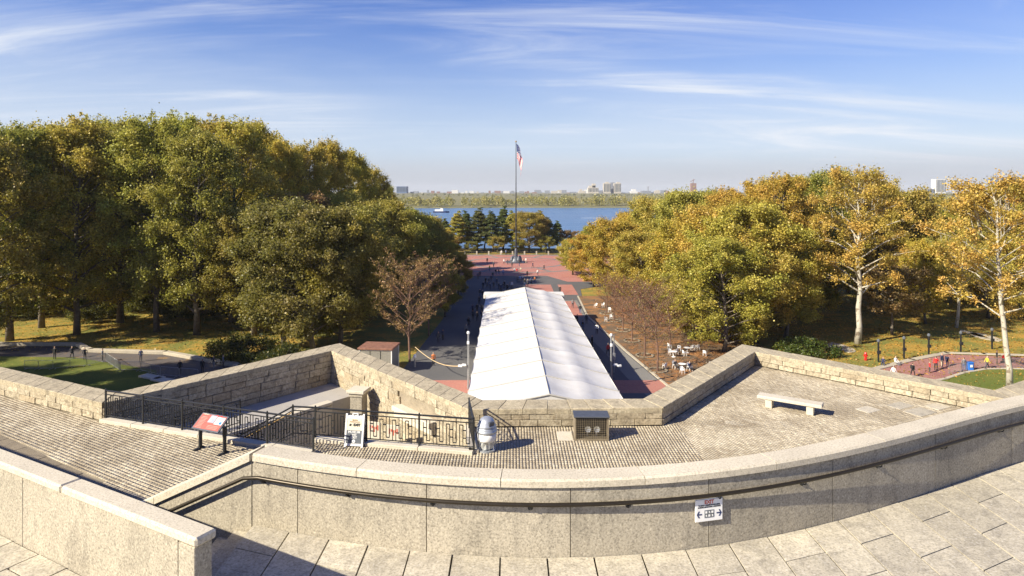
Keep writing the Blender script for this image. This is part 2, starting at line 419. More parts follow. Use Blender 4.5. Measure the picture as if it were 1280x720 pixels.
M['bark_white'] = bark_mat('bark_white', (.50, .47, .39), (.38, .35, .28), (.22, .18, .13), .56, .6, 2.2)
M['bark_twig'] = bark_mat('bark_twig', (.17, .095, .065), (.12, .07, .05), (.20, .12, .085), .5, .7)
def facade_mat(name, wall, glass, sx=.35, sz=.28):
    m, t, b = mat_new(name)
    n = noise(t, .02, 3)
    c = mixc(t, ramp(t, n, .3, .7), tuple(x * .92 for x in wall), wall)
    lk(t, c, b.inputs['Base Color']); b.inputs['Roughness'].default_value = .8; return m
for k, w in (('f_cream', (.46, .42, .35)), ('f_white', (.62, .62, .60)), ('f_grey', (.22, .24, .28)), ('f_brick', (.24, .14, .11)), ('f_blue', (.09, .14, .25))): M[k] = facade_mat(k, w, None)
M['glass_dark'] = plain('glass_dark', (.06, .08, .10), .15)

# ------------------------------------------------------------------ the land, the water, the far shore
wtr = MB(); WS = 6500
wtr.add([(-WS, -1500, -2.6), (WS, -1500, -2.6), (WS, WS, -2.6), (-WS, WS, -2.6)], [(0, 1, 2, 3)])
structure(wtr.build('water', M['water']))
isl = [(-330, -200), (330, -200), (330, 60), (300, 150), (210, 205), (120, 236), (60, 250), (-60, 252), (-130, 236), (-230, 190), (-330, 120)]
m = MB(); m.prism(isl, -3.4, -0.05)
structure(m.build('ground', M['grass']))
m = MB(); sea = [(p[0] * 1.012, p[1] * 1.006 + .6) for p in isl]
m.prism(sea, -3.5, -0.65, 0); structure(m.build('sea_wall', M['path_stone']), 'low pale stone sea wall round the island edge')
# far shore: low bank, wooded strip, land behind
bank = [(-1500, 1010), (-900, 1000), (-420, 975), (-150, 985), (120, 1000), (420, 975), (900, 1000), (1500, 1020), (1500, 1500), (-1500, 1500)]
m = MB()
rows = [(0, -3.0), (14, -1.2), (60, .2), (200, 1.5), (600, 8), (2400, 11), (3900, 15)]
xs = np.linspace(-4200, 4200, 61); vs = []; fs = []
for ri, (dy, z) in enumerate(rows):
    for x in xs:
        sh = 980 + 18 * math.sin(x * .011) + 12 * math.sin(x * .031 + 1) + (abs(x) / 1500) ** 2 * 60
        vs.append((x, sh + dy, z + (RNG.random() * 6 if ri > 4 else 0)))
nx = len(xs)
for r_ in range(len(rows) - 1):
    for c in range(nx - 1): fs.append((r_ * nx + c, r_ * nx + c + 1, (r_ + 1) * nx + c + 1, (r_ + 1) * nx + c))
m.add(vs, fs); structure(m.build('far_shore_land', M['shore']))
# leaves in numpy
def leaves(centers, radii, counts, size, flat=.75, up=.35, seed=0, shell=.5):
    g = np.random.default_rng(seed)
    idx = np.repeat(np.arange(len(centers)), counts); n = len(idx)
    C = np.asarray(centers)[idx]; Rr = np.asarray(radii)[idx]
    d = g.normal(size=(n, 3)); d /= np.linalg.norm(d, axis=1)[:, None]
    rad = Rr * (g.random(n) ** shell) if shell > 0 else Rr * np.abs(g.normal(0, .62, n)) ** .8
    P = C + d * rad[:, None] * np.array([1, 1, flat])
    nrm = g.normal(size=(n, 3)) + np.array([0, 0, up]) + d * .7; nrm /= np.linalg.norm(nrm, axis=1)[:, None]
    a = np.cross(nrm, g.normal(size=(n, 3))); a /= np.linalg.norm(a, axis=1)[:, None]; b = np.cross(nrm, a)
    s = size * (.6 + .8 * g.random(n))[:, None]
    V = np.stack([P - a * s * .5, P + b * s * .36 + nrm * s * .08, P + a * s * .5, P - b * s * .36 + nrm * s * .08], axis=1).reshape(-1, 3)
    Q = np.arange(n * 4).reshape(-1, 4)
    cr = g.random(len(centers))[idx]; lr = g.random(n)
    return V, Q, cr, lr
def far_wood(name, label, n, xr, y0, dy, h, col, seed, leafsize=2.4, per=70):
    g = np.random.default_rng(seed); cs = []; rs = []; cn = []
    for i in range(n):
        x = g.uniform(*xr); y = y0 + 18 * math.sin(x * .011) + 12 * math.sin(x * .031 + 1) + (abs(x) / 1500) ** 2 * 60 + g.uniform(0, dy); hh = h * g.uniform(.6, 1.12)
        for k in range(4):
            cs.append((x + g.uniform(-4, 4), y + g.uniform(-4, 4), 1 + hh * (.25 + .2 * k))); rs.append(hh * .34 * (1.1 - .12 * k)); cn.append(per // 4)
    V, Q, cr, lr = leaves(cs, rs, cn, leafsize, .9, .4, seed, .45)
    cr = np.repeat(g.random(n), 4); cr = np.repeat(cr, cn[0])
    o = ob(name, numpy_mesh(name, V, Q, [M['leaf']], {'clump': cr, 'rnd': lr})); o.color = (*col, 1)
    return tag(o, label, 'woodland', None, 'stuff')
far_wood('far_wood', 'hazy autumn wood along the far shore across the water', 1000, (-1400, 1400), 1010, 60, 14.5, (.40, .37, .12), 5, 1.9, 110)
far_wood('far_scrub', 'low scrub on the bank in front of the far wood', 330, (-1300, 1300), 995, 14, 5, (.34, .32, .11), 6, 1.6, 32)
far_wood('distant_wood', 'thin line of distant trees between the wood and the towers', 800, (-2400, 2400), 2100, 500, 14, (.22, .23, .13), 8, 5, 40)

# ------------------------------------------------------------------ far city
def tower(px, w_px, ytop, D, matk, label, cat='building', group=None, parts=(), name='far_building', ybot=250):
    """A far block: body, storey bands with dark glass, and set-backs or a roof house as parts."""
    x = AT(px, D); w = w_px * D / F; h = HZ(ytop, D); d = w * .8
    t = thing(name, label, cat, (x, D, 0), 0, group)
    m = MB(); m.box((0, 0, h / 2 + 8), (w, d, h - 16)); m.build('wall', M[matk], t)
    if w_px >= 7 and h > 34:
        n = max(3, int(w_px * .6)); g = MB()
        for i in range(n):
            g.box(((i + .5) / n * w - w / 2, -d / 2 - .3, h / 2 + 10), (w / n * .45, .8, h - 26))
        g.build('window_band', M['glass_dark'], t)
    for (dx, ww, yt) in parts:
        hh = HZ(yt, D); q = MB(); q.box((dx * D / F, 0, (h + hh) / 2), (ww * D / F, d * .7, hh - h)); q.build('roof_block', M[matk], t)
    return t
Dc = 2900
tower(503, 13, 233, Dc, 'f_blue', 'dark blue slab block on the horizon beyond the left wood')
tower(727, 8, 238.5, Dc, 'f_cream', 'low cream block at the left end of the apartment tower cluster', parts=((-1, 3, 236.5),))
tower(734.5, 7, 237, Dc, 'f_white', 'small pale block beside the stepped apartment complex')
tower(741, 13, 234.5, Dc, 'f_cream', 'stepped cream apartment complex with rising terraces on the skyline', parts=((-1, 8, 232), (1, 4, 229.5)))
tower(750, 9, 238, Dc + 60, 'f_grey', 'grey terraced block joining the stepped complex and the twin towers')
tower(758.5, 9, 229, Dc, 'f_cream', 'cream apartment tower left in the tallest skyline cluster', parts=((0, 4, 227.5),))
tower(765.5, 5.5, 228, Dc + 40, 'f_grey', 'narrow grey tower between the two tallest cream towers')
tower(771.5, 8.5, 229, Dc, 'f_cream', 'cream apartment tower right in the tallest skyline cluster', parts=((1, 4, 227.5),))
tower(792, 9, 239, Dc, 'f_white', 'white domed block on the skyline right of the towers', parts=((0, 5, 236.5),))
tower(807, 12, 238.5, Dc, 'f_grey', 'grey block with a mast on the skyline', parts=((3, .7, 233),))
tower(821, 7, 239, Dc, 'f_cream', 'small cream block right of the grey block with a mast', parts=((0, 4, 238),))
tower(846, 10, 238.5, Dc, 'f_white', 'flat white block on the skyline near the golden trees')
tt = tower(866.5, 6.5, 229, Dc, 'f_brick', 'slender brown tower under a construction crane on the skyline')
q = MB(); q.tube([(0, 0, HZ(229, Dc)), (0, 0, HZ(224, Dc))], 1.6, 4); q.tube([(-14, 0, HZ(227, Dc)), (8, 0, HZ(224.5, Dc))], 1.2, 4); q.build('crane', M['f_brick'], tt)
tower(1173, 12, 224, 2500, 'f_white', 'tall white tower rising above the right-hand trees')
tower(1162, 8.5, 236, 2500, 'f_grey', 'lower grey tower beside the tall white tower')
tower(1197, 9, 240, 2500, 'f_cream', 'pale block half hidden right of the tall white tower')
tower(1255, 26, 222, 2300, 'f_blue', 'bluish tower seen through the sycamore crown at the right edge')
for i in range(46):
    px = [515, 528, 541, 548, 556, 569, 578, 590, 603, 612, 622, 633, 641, 652, 660, 668, 676, 684, 693, 701, 709, 716, 780, 786, 799, 815, 829, 836, 856, 874, 884, 520, 535, 563, 583, 597, 617, 628, 638, 657, 672, 688, 697, 705, 825, 840][i]
    yt = 240.8 - random.random() * 3.4; w_ = random.choice([2.5, 4, 6, 8])
    if i in (2, 12): yt = 238.5
    tower(px, w_, yt, Dc + random.uniform(-150, 300), random.choice(['f_cream', 'f_white', 'f_grey', 'f_brick', 'f_grey']), 'low far city block strung along the hazy horizon', group='low blocks along the horizon')

# ------------------------------------------------------------------ mall and plaza paving
def sheet(name, poly, z, mat, kind='structure', label=None):
    m = MB(); m.prism(poly, z - .05, z); o = m.build(name, mat); o['kind'] = kind
    if label: o['label'] = label
    return o
A0 = lambda y: 3.6 - .0137 * y
mallp = [(-14.5, 40), (17.8, 40), (17.8, 70), (15.6, 88), (13.2, 113), (15.5, 145), (30, 158), (47, 185), (50, 224), (-48, 226), (-44, 180), (-28, 160), (-12.5, 145), (-12.0, 110), (-13.5, 80)]
sheet('promenade', mallp, .0, M['asphalt'])
lw = [(15.8, 60), (17.7, 60), (17.6, 70), (15.4, 88), (13.0, 113), (13.2, 130), (9.8, 130), (9.6, 113), (12.5, 90), (13.6, 76)]
sheet('pale_strip', lw, .006, M['asphalt_light'])
def rect(x0, y0, x1, y1): return [(x0, y0), (x1, y0), (x1, y1), (x0, y1)]
plz = [(-34, 178), (-30, 168), (9.2, 168), (13.6, 157), (26, 157), (44, 180), (46, 222), (-44, 224), (-42, 190)]
sheet('red_brick_plaza', plz, .010, M['red_brick'])
for k, (a, b, c, d) in enumerate([(3.2, 137, 9.2, 152), (10.8, 137, 14.2, 152), (6.0, 113, 12.6, 129), (6.6, 97, 9.6, 103)]):
    sheet('red_brick_panel', rect(a, b, c, d), .008, M['red_brick'])
sheet('red_brick_band', rect(-14.2, 70, 17.4, 74.8), .008, M['red_brick'])
def ring(name, c, r0, r1, z, mat, n=64):
    m = MB(); vs = []; fs = []
    for i in range(n):
        t = 2 * math.pi * i / n
        for r_ in (r0, r1): vs.append((c[0] + r_ * math.cos(t), c[1] + r_ * math.sin(t), z))
    for i in range(n): j = (i + 1) % n; fs.append((2 * i, 2 * i + 1, 2 * j + 1, 2 * j))
    m.add(vs, fs); o = m.build(name, mat); o['kind'] = 'structure'; return o
FPX, FPY = 1.25, 200
ring('paving_ring', (FPX, FPY), 14.6, 16.0, .022, M['asphalt_light'])
ring('paving_ring', (FPX, FPY), 24.5, 26.0, .022, M['asphalt_light'])
for k in range(8):
    a = k * math.pi / 4 + .39; m = MB(); m.box((FPX + 20.3 * math.cos(a), FPY + 20.3 * math.sin(a), .014), (8.6, 1.1, .012), a); o = m.build('paving_spoke', M['asphalt_light']); o['kind'] = 'structure'
# raised cafe strip and its kerb
cafe = [(18.1, 70), (15.9, 88), (13.5, 113), (14.0, 135), (34, 135), (36, 72)]
sheet('cafe_earth', cafe, .09, M['soil'])
kb = MB(); pts = [(17.95, 60), (17.95, 70), (15.75, 88), (13.35, 113), (13.9, 135)]
for (x0, y0), (x1, y1) in zip(pts, pts[1:]):
    d = math.hypot(x1 - x0, y1 - y0); kb.box(((x0 + x1) / 2, (y0 + y1) / 2, .06), (.28, d + .1, .14), -math.atan2(x1 - x0, y1 - y0))
structure(kb.build('kerb', M['path_stone']))
# left walk and lawn
lawnL = [G(-60, 500), G(0, 470), (-58, 84), (-37, 78), (-32, 66), (-70, 55)]
walkL = [(-130, 92), (-70, 92), (-60, 90), (-46, 86), (-34, 80), (-28, 74), (-14, 70), (-14, 62), (-30, 62), (-120, 70)]
sheet('left_walk', walkL, .01, ground_mat('walk', (.12, .105, .10), (.14, .125, .115), (.085, .08, .08), .2, 5, .6, (.28, .18, .08), .68))
sheet('left_lawn', [(-75, 86), (-58, 85), (-44, 79), (-40, 73), (-44, 60), (-80, 60)], .03, M['lawn'])
def border(name, pts, h, w, mat, label=None):
    m = MB()
    for (x0, y0), (x1, y1) in zip(pts, pts[1:]):
        d = math.hypot(x1 - x0, y1 - y0); m.box(((x0 + x1) / 2, (y0 + y1) / 2, h / 2), (d + w * .6, w, h), math.atan2(y1 - y0, x1 - x0), ch=.05)
    o = m.build(name, mat); o['kind'] = 'structure'
    if label: o['label'] = label
    return o
border('left_edging', [(-130, 93), (-62, 91.5), (-58, 88), (-47, 86.8), (-35, 80.8), (-29, 75)], .45, .8, M['path_stone'])
# right walk (red brick), its pale border, lawn in front
pr = [G(1092, 463), G(1150, 450), G(1183, 443), G(1290, 447), G(1360, 450), G(1360, 462), G(1230, 460), G(1170, 478), G(1140, 484), G(1000, 500)]
sheet('right_walk', pr, .01, brickwork('right_brick', (.36, .115, .095), (.28, .09, .08), (.32, .24, .21), 2.5, .5))
border('right_edging', [G(1040, 467), G(1092, 462), G(1140, 450), G(1183, 441.5), G(1230, 443), G(1330, 446), G(1420, 449)], .12, .9, M['path_stone'])
border('right_lawn_edging', [G(1150, 480), G(1182, 473.5), G(1205, 466), G(1232, 461.5), G(1262, 461), G(1330, 463)], .10, .45, M['path_stone'])
sheet('right_lawn', [G(1150, 480), G(1182, 473.5), G(1205, 466), G(1232, 461.5), G(1262, 461), G(1330, 463), G(1360, 520), G(1100, 520)], .02, M['lawn'])
for (a, b, w, h) in ((1232, 421, 26, 3), (1216, 417, 12, 3), (1050, 434, 26, 3)):
    x, y = G(a, b); m = MB(); n = 14; ws = w * y / F / 2
    pl = [(x + ws * math.cos(i * 6.283 / n) * random.uniform(.8, 1.1), y + 3.0 * math.sin(i * 6.283 / n) * random.uniform(.8, 1.1)) for i in range(n)]
    sheet('bare_patch', pl, .015, M['path_stone'])
# fallen leaves
def scatter(name, n, polyf, col, size, label, seed, z=.02):
    g = np.random.default_rng(seed); P = np.array([polyf(g) for _ in range(n)]); P = np.c_[P, np.full(n, z) + g.random(n) * .04]
    V, Q, cr, lr = leaves(P, np.full(n, .01), np.ones(n, int), size, 1, 1.8, seed)
    o = ob(name, numpy_mesh(name, V, Q, [M['leaf']], {'clump': cr, 'rnd': lr})); o.color = (*col, 1)
    return tag(o, label, 'leaves', None, 'stuff')
scatter('fallen_leaves', 12000, lambda g: (g.uniform(38, 110), g.uniform(76, 135)), (.46, .28, .06), .26, 'yellow fallen leaves over the grass by the right-hand walk', 3)
scatter('fallen_leaves', 1500, lambda g: (g.uniform(42, 72), g.uniform(62, 78)), (.46, .32, .08), .18, 'few pale fallen leaves on the small lawn behind the parapet', 4, .04)
scatter('fallen_leaves', 9000, lambda g: (g.uniform(-110, -32), g.uniform(88, 150)), (.42, .30, .08), .26, 'yellow fallen leaves under the left-hand wood', 5)
scatter('fallen_leaves', 5000, lambda g: (g.uniform(16.5, 34), g.uniform(74, 130)), (.26, .13, .07), .2, 'reddish fallen leaves over the cafe earth', 6, .11)

# ------------------------------------------------------------------ fort: terrace, parapets
ZT = 13.1; ZP = 13.8; PW = 1.05; ZL = 12.15; ZF = 10.4
P = [(-34.5, 35.2), (-16.2, 26.2), (-9.35, 34.7), (-1.15, 25.25), (5.2, 25.4), (12.4, 34.5), (19.95, 26.5), (30, 32.5)]
def inner(i, off):
    def nrm(a, b):
        d = Vector((b[0] - a[0], b[1] - a[1])).normalized(); return Vector((d.y, -d.x))
    p = Vector(P[i])
    if i == 0: n = nrm(P[0], P[1]); return tuple(p + n * off)
    if i == len(P) - 1: n = nrm(P[-2], P[-1]); return tuple(p + n * off)
    n1, n2 = nrm(P[i - 1], P[i]), nrm(P[i], P[i + 1]); m_ = (n1 + n2) / (1 + n1.dot(n2)); return tuple(p + m_ * off)
I = [inner(i, PW) for i in range(len(P))]
wellA1 = (-6.75, 21.75); wellB0 = (-7.05, 22.95); wellB1 = (-1.3, 21.8)
well = [I[1], wellA1, wellB0, wellB1, I[3], I[2]]
def pip(px, py, poly):
    ins = np.zeros(px.shape, bool); n = len(poly)
    for i in range(n):
        x0, y0 = poly[i]; x1, y1 = poly[(i + 1) % n]
        c = ((y0 > py) != (y1 > py)) & (px < (x1 - x0) * (py - y0) / (y1 - y0 + 1e-12) + x0); ins ^= c
    return ins
# main curved wall line
WX = np.array([-4.66, -1.46, .9, 3.06, 5.66, 8.5, 11.4]); WY = np.array([11.47, 10.62, 10.4, 10.68, 11.55, 12.78, 14.2])
WC = np.polyfit(WX, WY, 4)
def wy(x):
    if x > 11.4:
        s = (np.polyval(WC, 11.4) - np.polyval(WC, 11.2)) / .2; s = min(s, .5); return float(np.polyval(WC, 11.4) + s * (x - 11.4))
    return float(np.polyval(WC, x))
def wn_(x, e=.01):
    d = Vector((2 * e, wy(x + e) - wy(x - e))).normalized(); return Vector((d.y, -d.x)), d      # normal towards the camera side, tangent
ZW = 16.05; ZC = 17.33; TH = .34
def nearline(x): return 8.62 - .533 * (x + 4.18)
bodyT = [(-34.6, 35.2 - 1.2)] + [(-34.5, 18), (-10.0, 8), (24, 8), (31, 20), I[7]] + [I[6], I[5], I[4], I[3], wellB1, wellB0, wellA1, I[1]]
m = MB()
outer = [P[0]] + P[1:] + [(60, 10), (60, -25), (-60, -25), (-60, 20)]
m.prism(outer, -.5, ZF - .1); structure(m.build('fort_base', M['mortar']))
terr = [I[0], (-60, 20), (-60, -25), (60, -25), (60, 10), I[7], I[6], I[5], I[4], I[3], wellB1, wellB0, wellA1, I[1]]
m = MB(); m.prism(terr, ZF - .09, ZT - .018)
terrace = structure(m.build('terrace_floor', M['joint']))
# well floor, ledge
m = MB(); m.prism([(p[0], p[1]) for p in well], ZF - .08, ZF); structure(m.build('sunken_floor', M['ledge']))
d1 = (Vector(P[2]) - Vector(P[1])).normalized(); n1 = Vector((d1.y, -d1.x))
la = Vector(I[1]) + d1 * .3; lb = Vector(I[2]) ; lw_ = 2.55
d2 = (Vector(P[3]) - Vector(P[2])).normalized()
lc = lb + d2 * (lw_ / abs(d2.dot(n1)))
lc = (lc.x, lc.y)
le = (la.x + n1.x * lw_ , la.y + n1.y * lw_)
led = [(la.x, la.y), (la.x - .0, la.y), le, (lc[0] - d1.x * 1.4, lc[1] - d1.y * 1.4), (lc[0], lc[1]), (lb.x, lb.y)]
led = [led[0], led[2], led[3], led[4], led[5]]
m = MB(); m.prism(led, ZF, ZL); structure(m.build('ledge', M['ledge']))
# ledge retaining wall: cap stones and blocks
def wall_face(thg, a, b, z0, z1, heights, matk, cut, seed, depth=.16, name='stone', lens=(.55, 1.05), proud=.02, skip=None):
    """Courses of separate stones on the camera side of the line a-b."""
    g = random.Random(seed); a = Vector(a); b = Vector(b); Ln = (b - a).length; d = (b - a) / Ln; n = Vector((d.y, -d.x)); z = z1
    rz = math.atan2(d.y, d.x); k = 0; ci = 0
    while z > z0 + .06:
        h = heights[k % len(heights)] * g.uniform(.92, 1.08); k += 1
        h = min(h, z - z0); s = -g.uniform(0, .4)
        while s < Ln:
            l = g.uniform(*lens); s0, s1 = max(s, 0.0), min(s + l, Ln); s += l
            if Ln - s < .22: s1 = Ln; s = Ln
            if s1 - s0 < .08: continue
            c = a + d * (s0 + s1) / 2; pr_ = g.uniform(-.015, proud)
            if skip and skip((s0 + s1) / 2, z - h / 2): continue
            mm = MB(); mm.box((0, 0, 0), (s1 - s0 - .018, depth, h - .016), 0, ch=.014)
            for i_, v in enumerate(mm.v): mm.v[i_] = (v[0] + g.uniform(-.006, .006), v[1] + g.uniform(-.012, .012), v[2] + g.uniform(-.006, .006))
            o = mm.build(name, M[matk], thg); o.location = (c.x - thg.location.x - n.x * (depth / 2 - pr_ - .03) + 0, c.y - thg.location.y - n.y * (depth / 2 - pr_ - .03), z - h / 2 - thg.location.z); o.rotation_euler = (0, 0, rz)
        z -= h
seglab = ['weathered stone parapet running off the left edge of the terrace', 'long shaded parapet leg behind the sunken stairwell', 'sunlit parapet leg slanting down from the left star point to the tent',
          'low straight middle parapet in front of the white tent', 'parapet leg right of the tent throwing a broad shadow on the pavers', 'sunlit parapet leg from the right star point towards the right edge', 'short parapet stub at the far right edge']
zbase = [ZT, ZL, ZF, ZT, ZT, ZT, ZT]
for i in range(7):
    a, b = P[i], P[i + 1]; ia, ib = I[i], I[i + 1]
    t = thing('parapet_wall', seglab[i], 'parapet', ((a[0] + b[0]) / 2, (a[1] + b[1]) / 2, 0)); o_ = t.location
    cz = ZP - .20
    q = MB(); poly = [a, b, ib, ia]
    e = .06; dd = (Vector(b) - Vector(a)).normalized(); nn = Vector((dd.y, -dd.x))
    poly = [(a[0], a[1]), (b[0], b[1]), (ib[0] - nn.x * e, ib[1] - nn.y * e), (ia[0] - nn.x * e, ia[1] - nn.y * e)]
    q.prism([(p[0] - o_.x, p[1] - o_.y) for p in poly], ZF - .095, cz - .004); core = q.build('wall_core', M['mortar'], t)
    hs = [.25] if zbase[i] == ZT else [.30, .26, .32]
    sk = None
    if i == 2: sk = lambda s, z: (6.6 < s < 9.6 and 12.35 < z < 13.2)
    wall_face(t, ia, ib, zbase[i] - .01, cz, hs, 'parapet_stone', None, 40 + i, lens=(.6, 1.2) if zbase[i] == ZT else (.55, 1.15), skip=sk)
    # coping stones across the whole width
    ua, ub = Vector(a), Vector(b); va, vb = Vector(ia) + nn * .04, Vector(ib) + nn * .04
    Ln = (ub - ua).length; s = 0; g = random.Random(90 + i)
    cuts = [0.0]
    while cuts[-1] < Ln - .3: cuts.append(cuts[-1] + g.uniform(.62, .98))
    cuts[-1] = Ln; cuts = [c / Ln for c in cuts]
    for c0, c1 in zip(cuts, cuts[1:]):
        gp = .006 / Ln
        k0, k1 = c0 + gp, c1 - gp; zt = ZP + g.uniform(-.008, .010)
        pp = [ua.lerp(ub, k0), ua.lerp(ub, k1), va.lerp(vb, k1), va.lerp(vb, k0)]
        pc = sum(pp, Vector((0, 0))) / 4
        c_ = .02; bot = [p - pc for p in pp]; topp = [x * (1 - c_ / max(.3, x.length)) for x in bot]
        vsx = [(x.x, x.y, cz - ZP) for x in bot] + [(x.x, x.y, -.02) for x in bot] + [(x.x, x.y, 0) for x in topp]
        fsx = [(3, 2, 1, 0)[::-1] if False else (0, 1, 2, 3), (8, 11, 10, 9)] + [(j, j + 4, (j + 1) % 4 + 4, (j + 1) % 4) for j in range(4)] + [(j + 4, j + 8, (j + 1) % 4 + 8, (j + 1) % 4 + 4) for j in range(4)]
        mm = MB(); mm.add(vsx, [f[::-1] if False else f for f in fsx]); o = mm.build('coping_stone', M['parapet_cap'], t)
        o.location = (pc.x - o_.x, pc.y - o_.y, zt)
    if i == 2:     # embrasure: pale slab and dark reveal
        A_ = Vector(ia); dd3 = (Vector(ib) - A_).normalized(); n3 = Vector((dd3.y, -dd3.x)); c = A_ + dd3 * 8.1
        rz = math.atan2(dd3.y, dd3.x)
        q = MB(); q.box((c.x - o_.x + n3.x * .12, c.y - o_.y + n3.y * .12, 12.62), (2.9, .5, .22), rz, ch=.02); q.build('sill_slab', M['pale_stone'], t)
        q = MB(); q.box((c.x - o_.x + n3.x * .10, c.y - o_.y + n3.y * .10, 12.36), (2.9, .3, .30), rz, ch=.02); q.build('sill_base', M['pale_stone'], t)
# outer face of the fort below the parapets
q = MB(); outer2 = [P[0]] + P[1:]
for (a, b) in zip(outer2, outer2[1:]):
    v = [(a[0], a[1], -.4), (b[0], b[1], -.4), (b[0], b[1], ZF), (a[0], a[1], ZF)]
# pavers, real bricks in one joined mesh
def pavers(name, zone, ang, pitch=(.105, .165), lift=0.0, seed=1):
    g = np.random.default_rng(seed); xs0 = [p[0] for p in zone]; ys0 = [p[1] for p in zone]
    cx, cy = (min(xs0) + max(xs0)) / 2, (min(ys0) + max(ys0)) / 2; rad = math.hypot(max(xs0) - min(xs0), max(ys0) - min(ys0)) / 2
    u = np.arange(-rad, rad, pitch[0]); v = np.arange(-rad, rad, pitch[1]); U, V_ = np.meshgrid(u, v)
    U = U.ravel(); V_ = V_.ravel(); ca, sa = math.cos(ang), math.sin(ang)
    X = cx + U * ca - V_ * sa; Y = cy + U * sa + V_ * ca
    k = pip(X, Y, zone) & ~pip(X, Y, well); U = U[k]; V_ = V_[k]; n = len(U)
    hx, hy = pitch[0] / 2 - .0065, pitch[1] / 2 - .0075; c_ = .006
    zt = ZT + lift + g.uniform(-.006, .004, n)
    cor = np.array([(-1, -1), (1, -1), (1, 1), (-1, 1)])
    jr = g.uniform(-.004, .004, (n, 4, 2)); tilt = g.uniform(-.002, .002, (n, 4))
    Vt = np.zeros((n, 8, 3))
    for lvl in range(2):
        e = 0 if lvl == 0 else c_
        uu = U[:, None] + cor[:, 0] * (hx - e) + jr[:, :, 0]; vv = V_[:, None] + cor[:, 1] * (hy - e) + jr[:, :, 1]
        Vt[:, lvl * 4:lvl * 4 + 4, 0] = cx + uu * ca - vv * sa; Vt[:, lvl * 4:lvl * 4 + 4, 1] = cy + uu * sa + vv * ca
        Vt[:, lvl * 4:lvl * 4 + 4, 2] = (ZT - .03) if lvl == 0 else zt[:, None] + tilt
    fq = np.array([(4, 5, 6, 7), (0, 1, 5, 4), (1, 2, 6, 5), (2, 3, 7, 6), (3, 0, 4, 7)])
    Q = (np.arange(n)[:, None, None] * 8 + fq).reshape(-1, 4)
    patch = g.random((64, 64)); pr_ = patch[(U // (pitch[0] * 11)).astype(int) % 64, (V_ // (pitch[1] * 6)).astype(int) % 64]
    rn = np.repeat(np.clip(g.random(n) * .62 + pr_ * .38, 0, 1), 5)
    o = ob(name, numpy_mesh(name, Vt.reshape(-1, 3), Q, [M['paver']], {'rnd': rn}), terrace)
    o['kind'] = 'stuff'; return o
strip0, strip1 = Vector((-26.5, 28.4)), Vector((-8.6, 17.2))
sdir = (strip1 - strip0).normalized(); snrm = Vector((sdir.y, -sdir.x))
zl = [(-27.5, 31.5), (strip0.x, strip0.y), (strip1.x, strip1.y), (-6.6, 15.5), (-6.6, 21.7), wellA1, I[1], I[0]]
pavers('paver_field', zl, R(-30), pitch=(.135, .135), seed=1)
zc_ = [(-6.6, 11.5), (6.2, 11.0), (6.2, 24.6), I[3], wellB1, (-6.0, 23.0)]
zc_ = [(-6.58, 11.4), (6.3, 11.0), (6.3, 24.6), (5.6, 24.8), I[3], wellB1, wellB0, (-6.7, 21.8)]
pavers('paver_field', zc_, 0.0, lift=.002, seed=2)
zr_ = [(6.32, 10.9), (22, 18.5), (29, 24), I[7], I[6], I[5], I[4], (6.32, 24.6)]
pavers('paver_field', zr_, R(24), lift=.001, seed=3)
# flagstone strip along the near-left wall
g = random.Random(5)
for row in range(3):
    s = 0.2 * row
    while s < (strip1 - strip0).length + 2:
        l = g.uniform(1.1, 1.9); w = 1.0
        c = strip0 + sdir * (s + l / 2) + snrm * (row * w + w / 2 + .03)
        mm = MB(); mm.box((0, 0, 0), (l - .03, w - .03, .06), 0, ch=.01); o = mm.build('flagstone', M['flagstone'], terrace)
        o.location = (c.x, c.y, ZT - .032 + g.uniform(-.004, .004)); o.rotation_euler = (0, 0, math.atan2(sdir.y, sdir.x)); s += l
# pale repair slabs among the pavers, right
for (px, py, w, l, r_) in ((1125, 507, 1.0, .6, .3), (1150, 515, 1.1, .7, .3), (1172, 508, .9, .6, .3), (1085, 512, .8, .6, .3), (700, 533, .0, 0, 0)):
    if w == 0: continue
    x, y = G(px, py, ZT); mm = MB(); mm.box((0, 0, 0), (w, l, .03), 0, ch=.006); o = mm.build('repair_slab', M['slab'], terrace); o.location = (x, y, ZT - .003); o.rotation_euler = (0, 0, R(24) + r_ * .2)
x, y = G(706, 545, ZT); mm = MB(); mm.box((0, 0, 0), (.55, .85, .03), 0, ch=.006); o = mm.build('repair_slab', M['pale_stone'], terrace); o.location = (x, y, ZT - .003)

# kerbs of the stairwell
def kerb_line(name, a, b, w=.34, h=.11, z=ZT, n=None, mat='pale_stone'):
    a = Vector(a); b = Vector(b); Ln = (b - a).length; d = (b - a) / Ln; n = n or max(1, int(Ln / 1.5)); rz = math.atan2(d.y, d.x)
    t = structure(ob(name, None))
    for i in range(n):
        mm = MB(); mm.box((0, 0, 0), (Ln / n - .012, w, h + .04), 0, ch=.012); c = a + d * (i + .5) * Ln / n; o = mm.build('kerb_stone', M[mat], t); o.location = (c.x, c.y, z + h / 2 - .02); o.rotation_euler = (0, 0, rz)
    return t
kerb_line('stairwell_kerb', I[1], wellA1); kerb_line('stairwell_kerb', wellB0, wellB1); kerb_line('stairwell_kerb', wellB1, (I[3][0], I[3][1]), n=2)
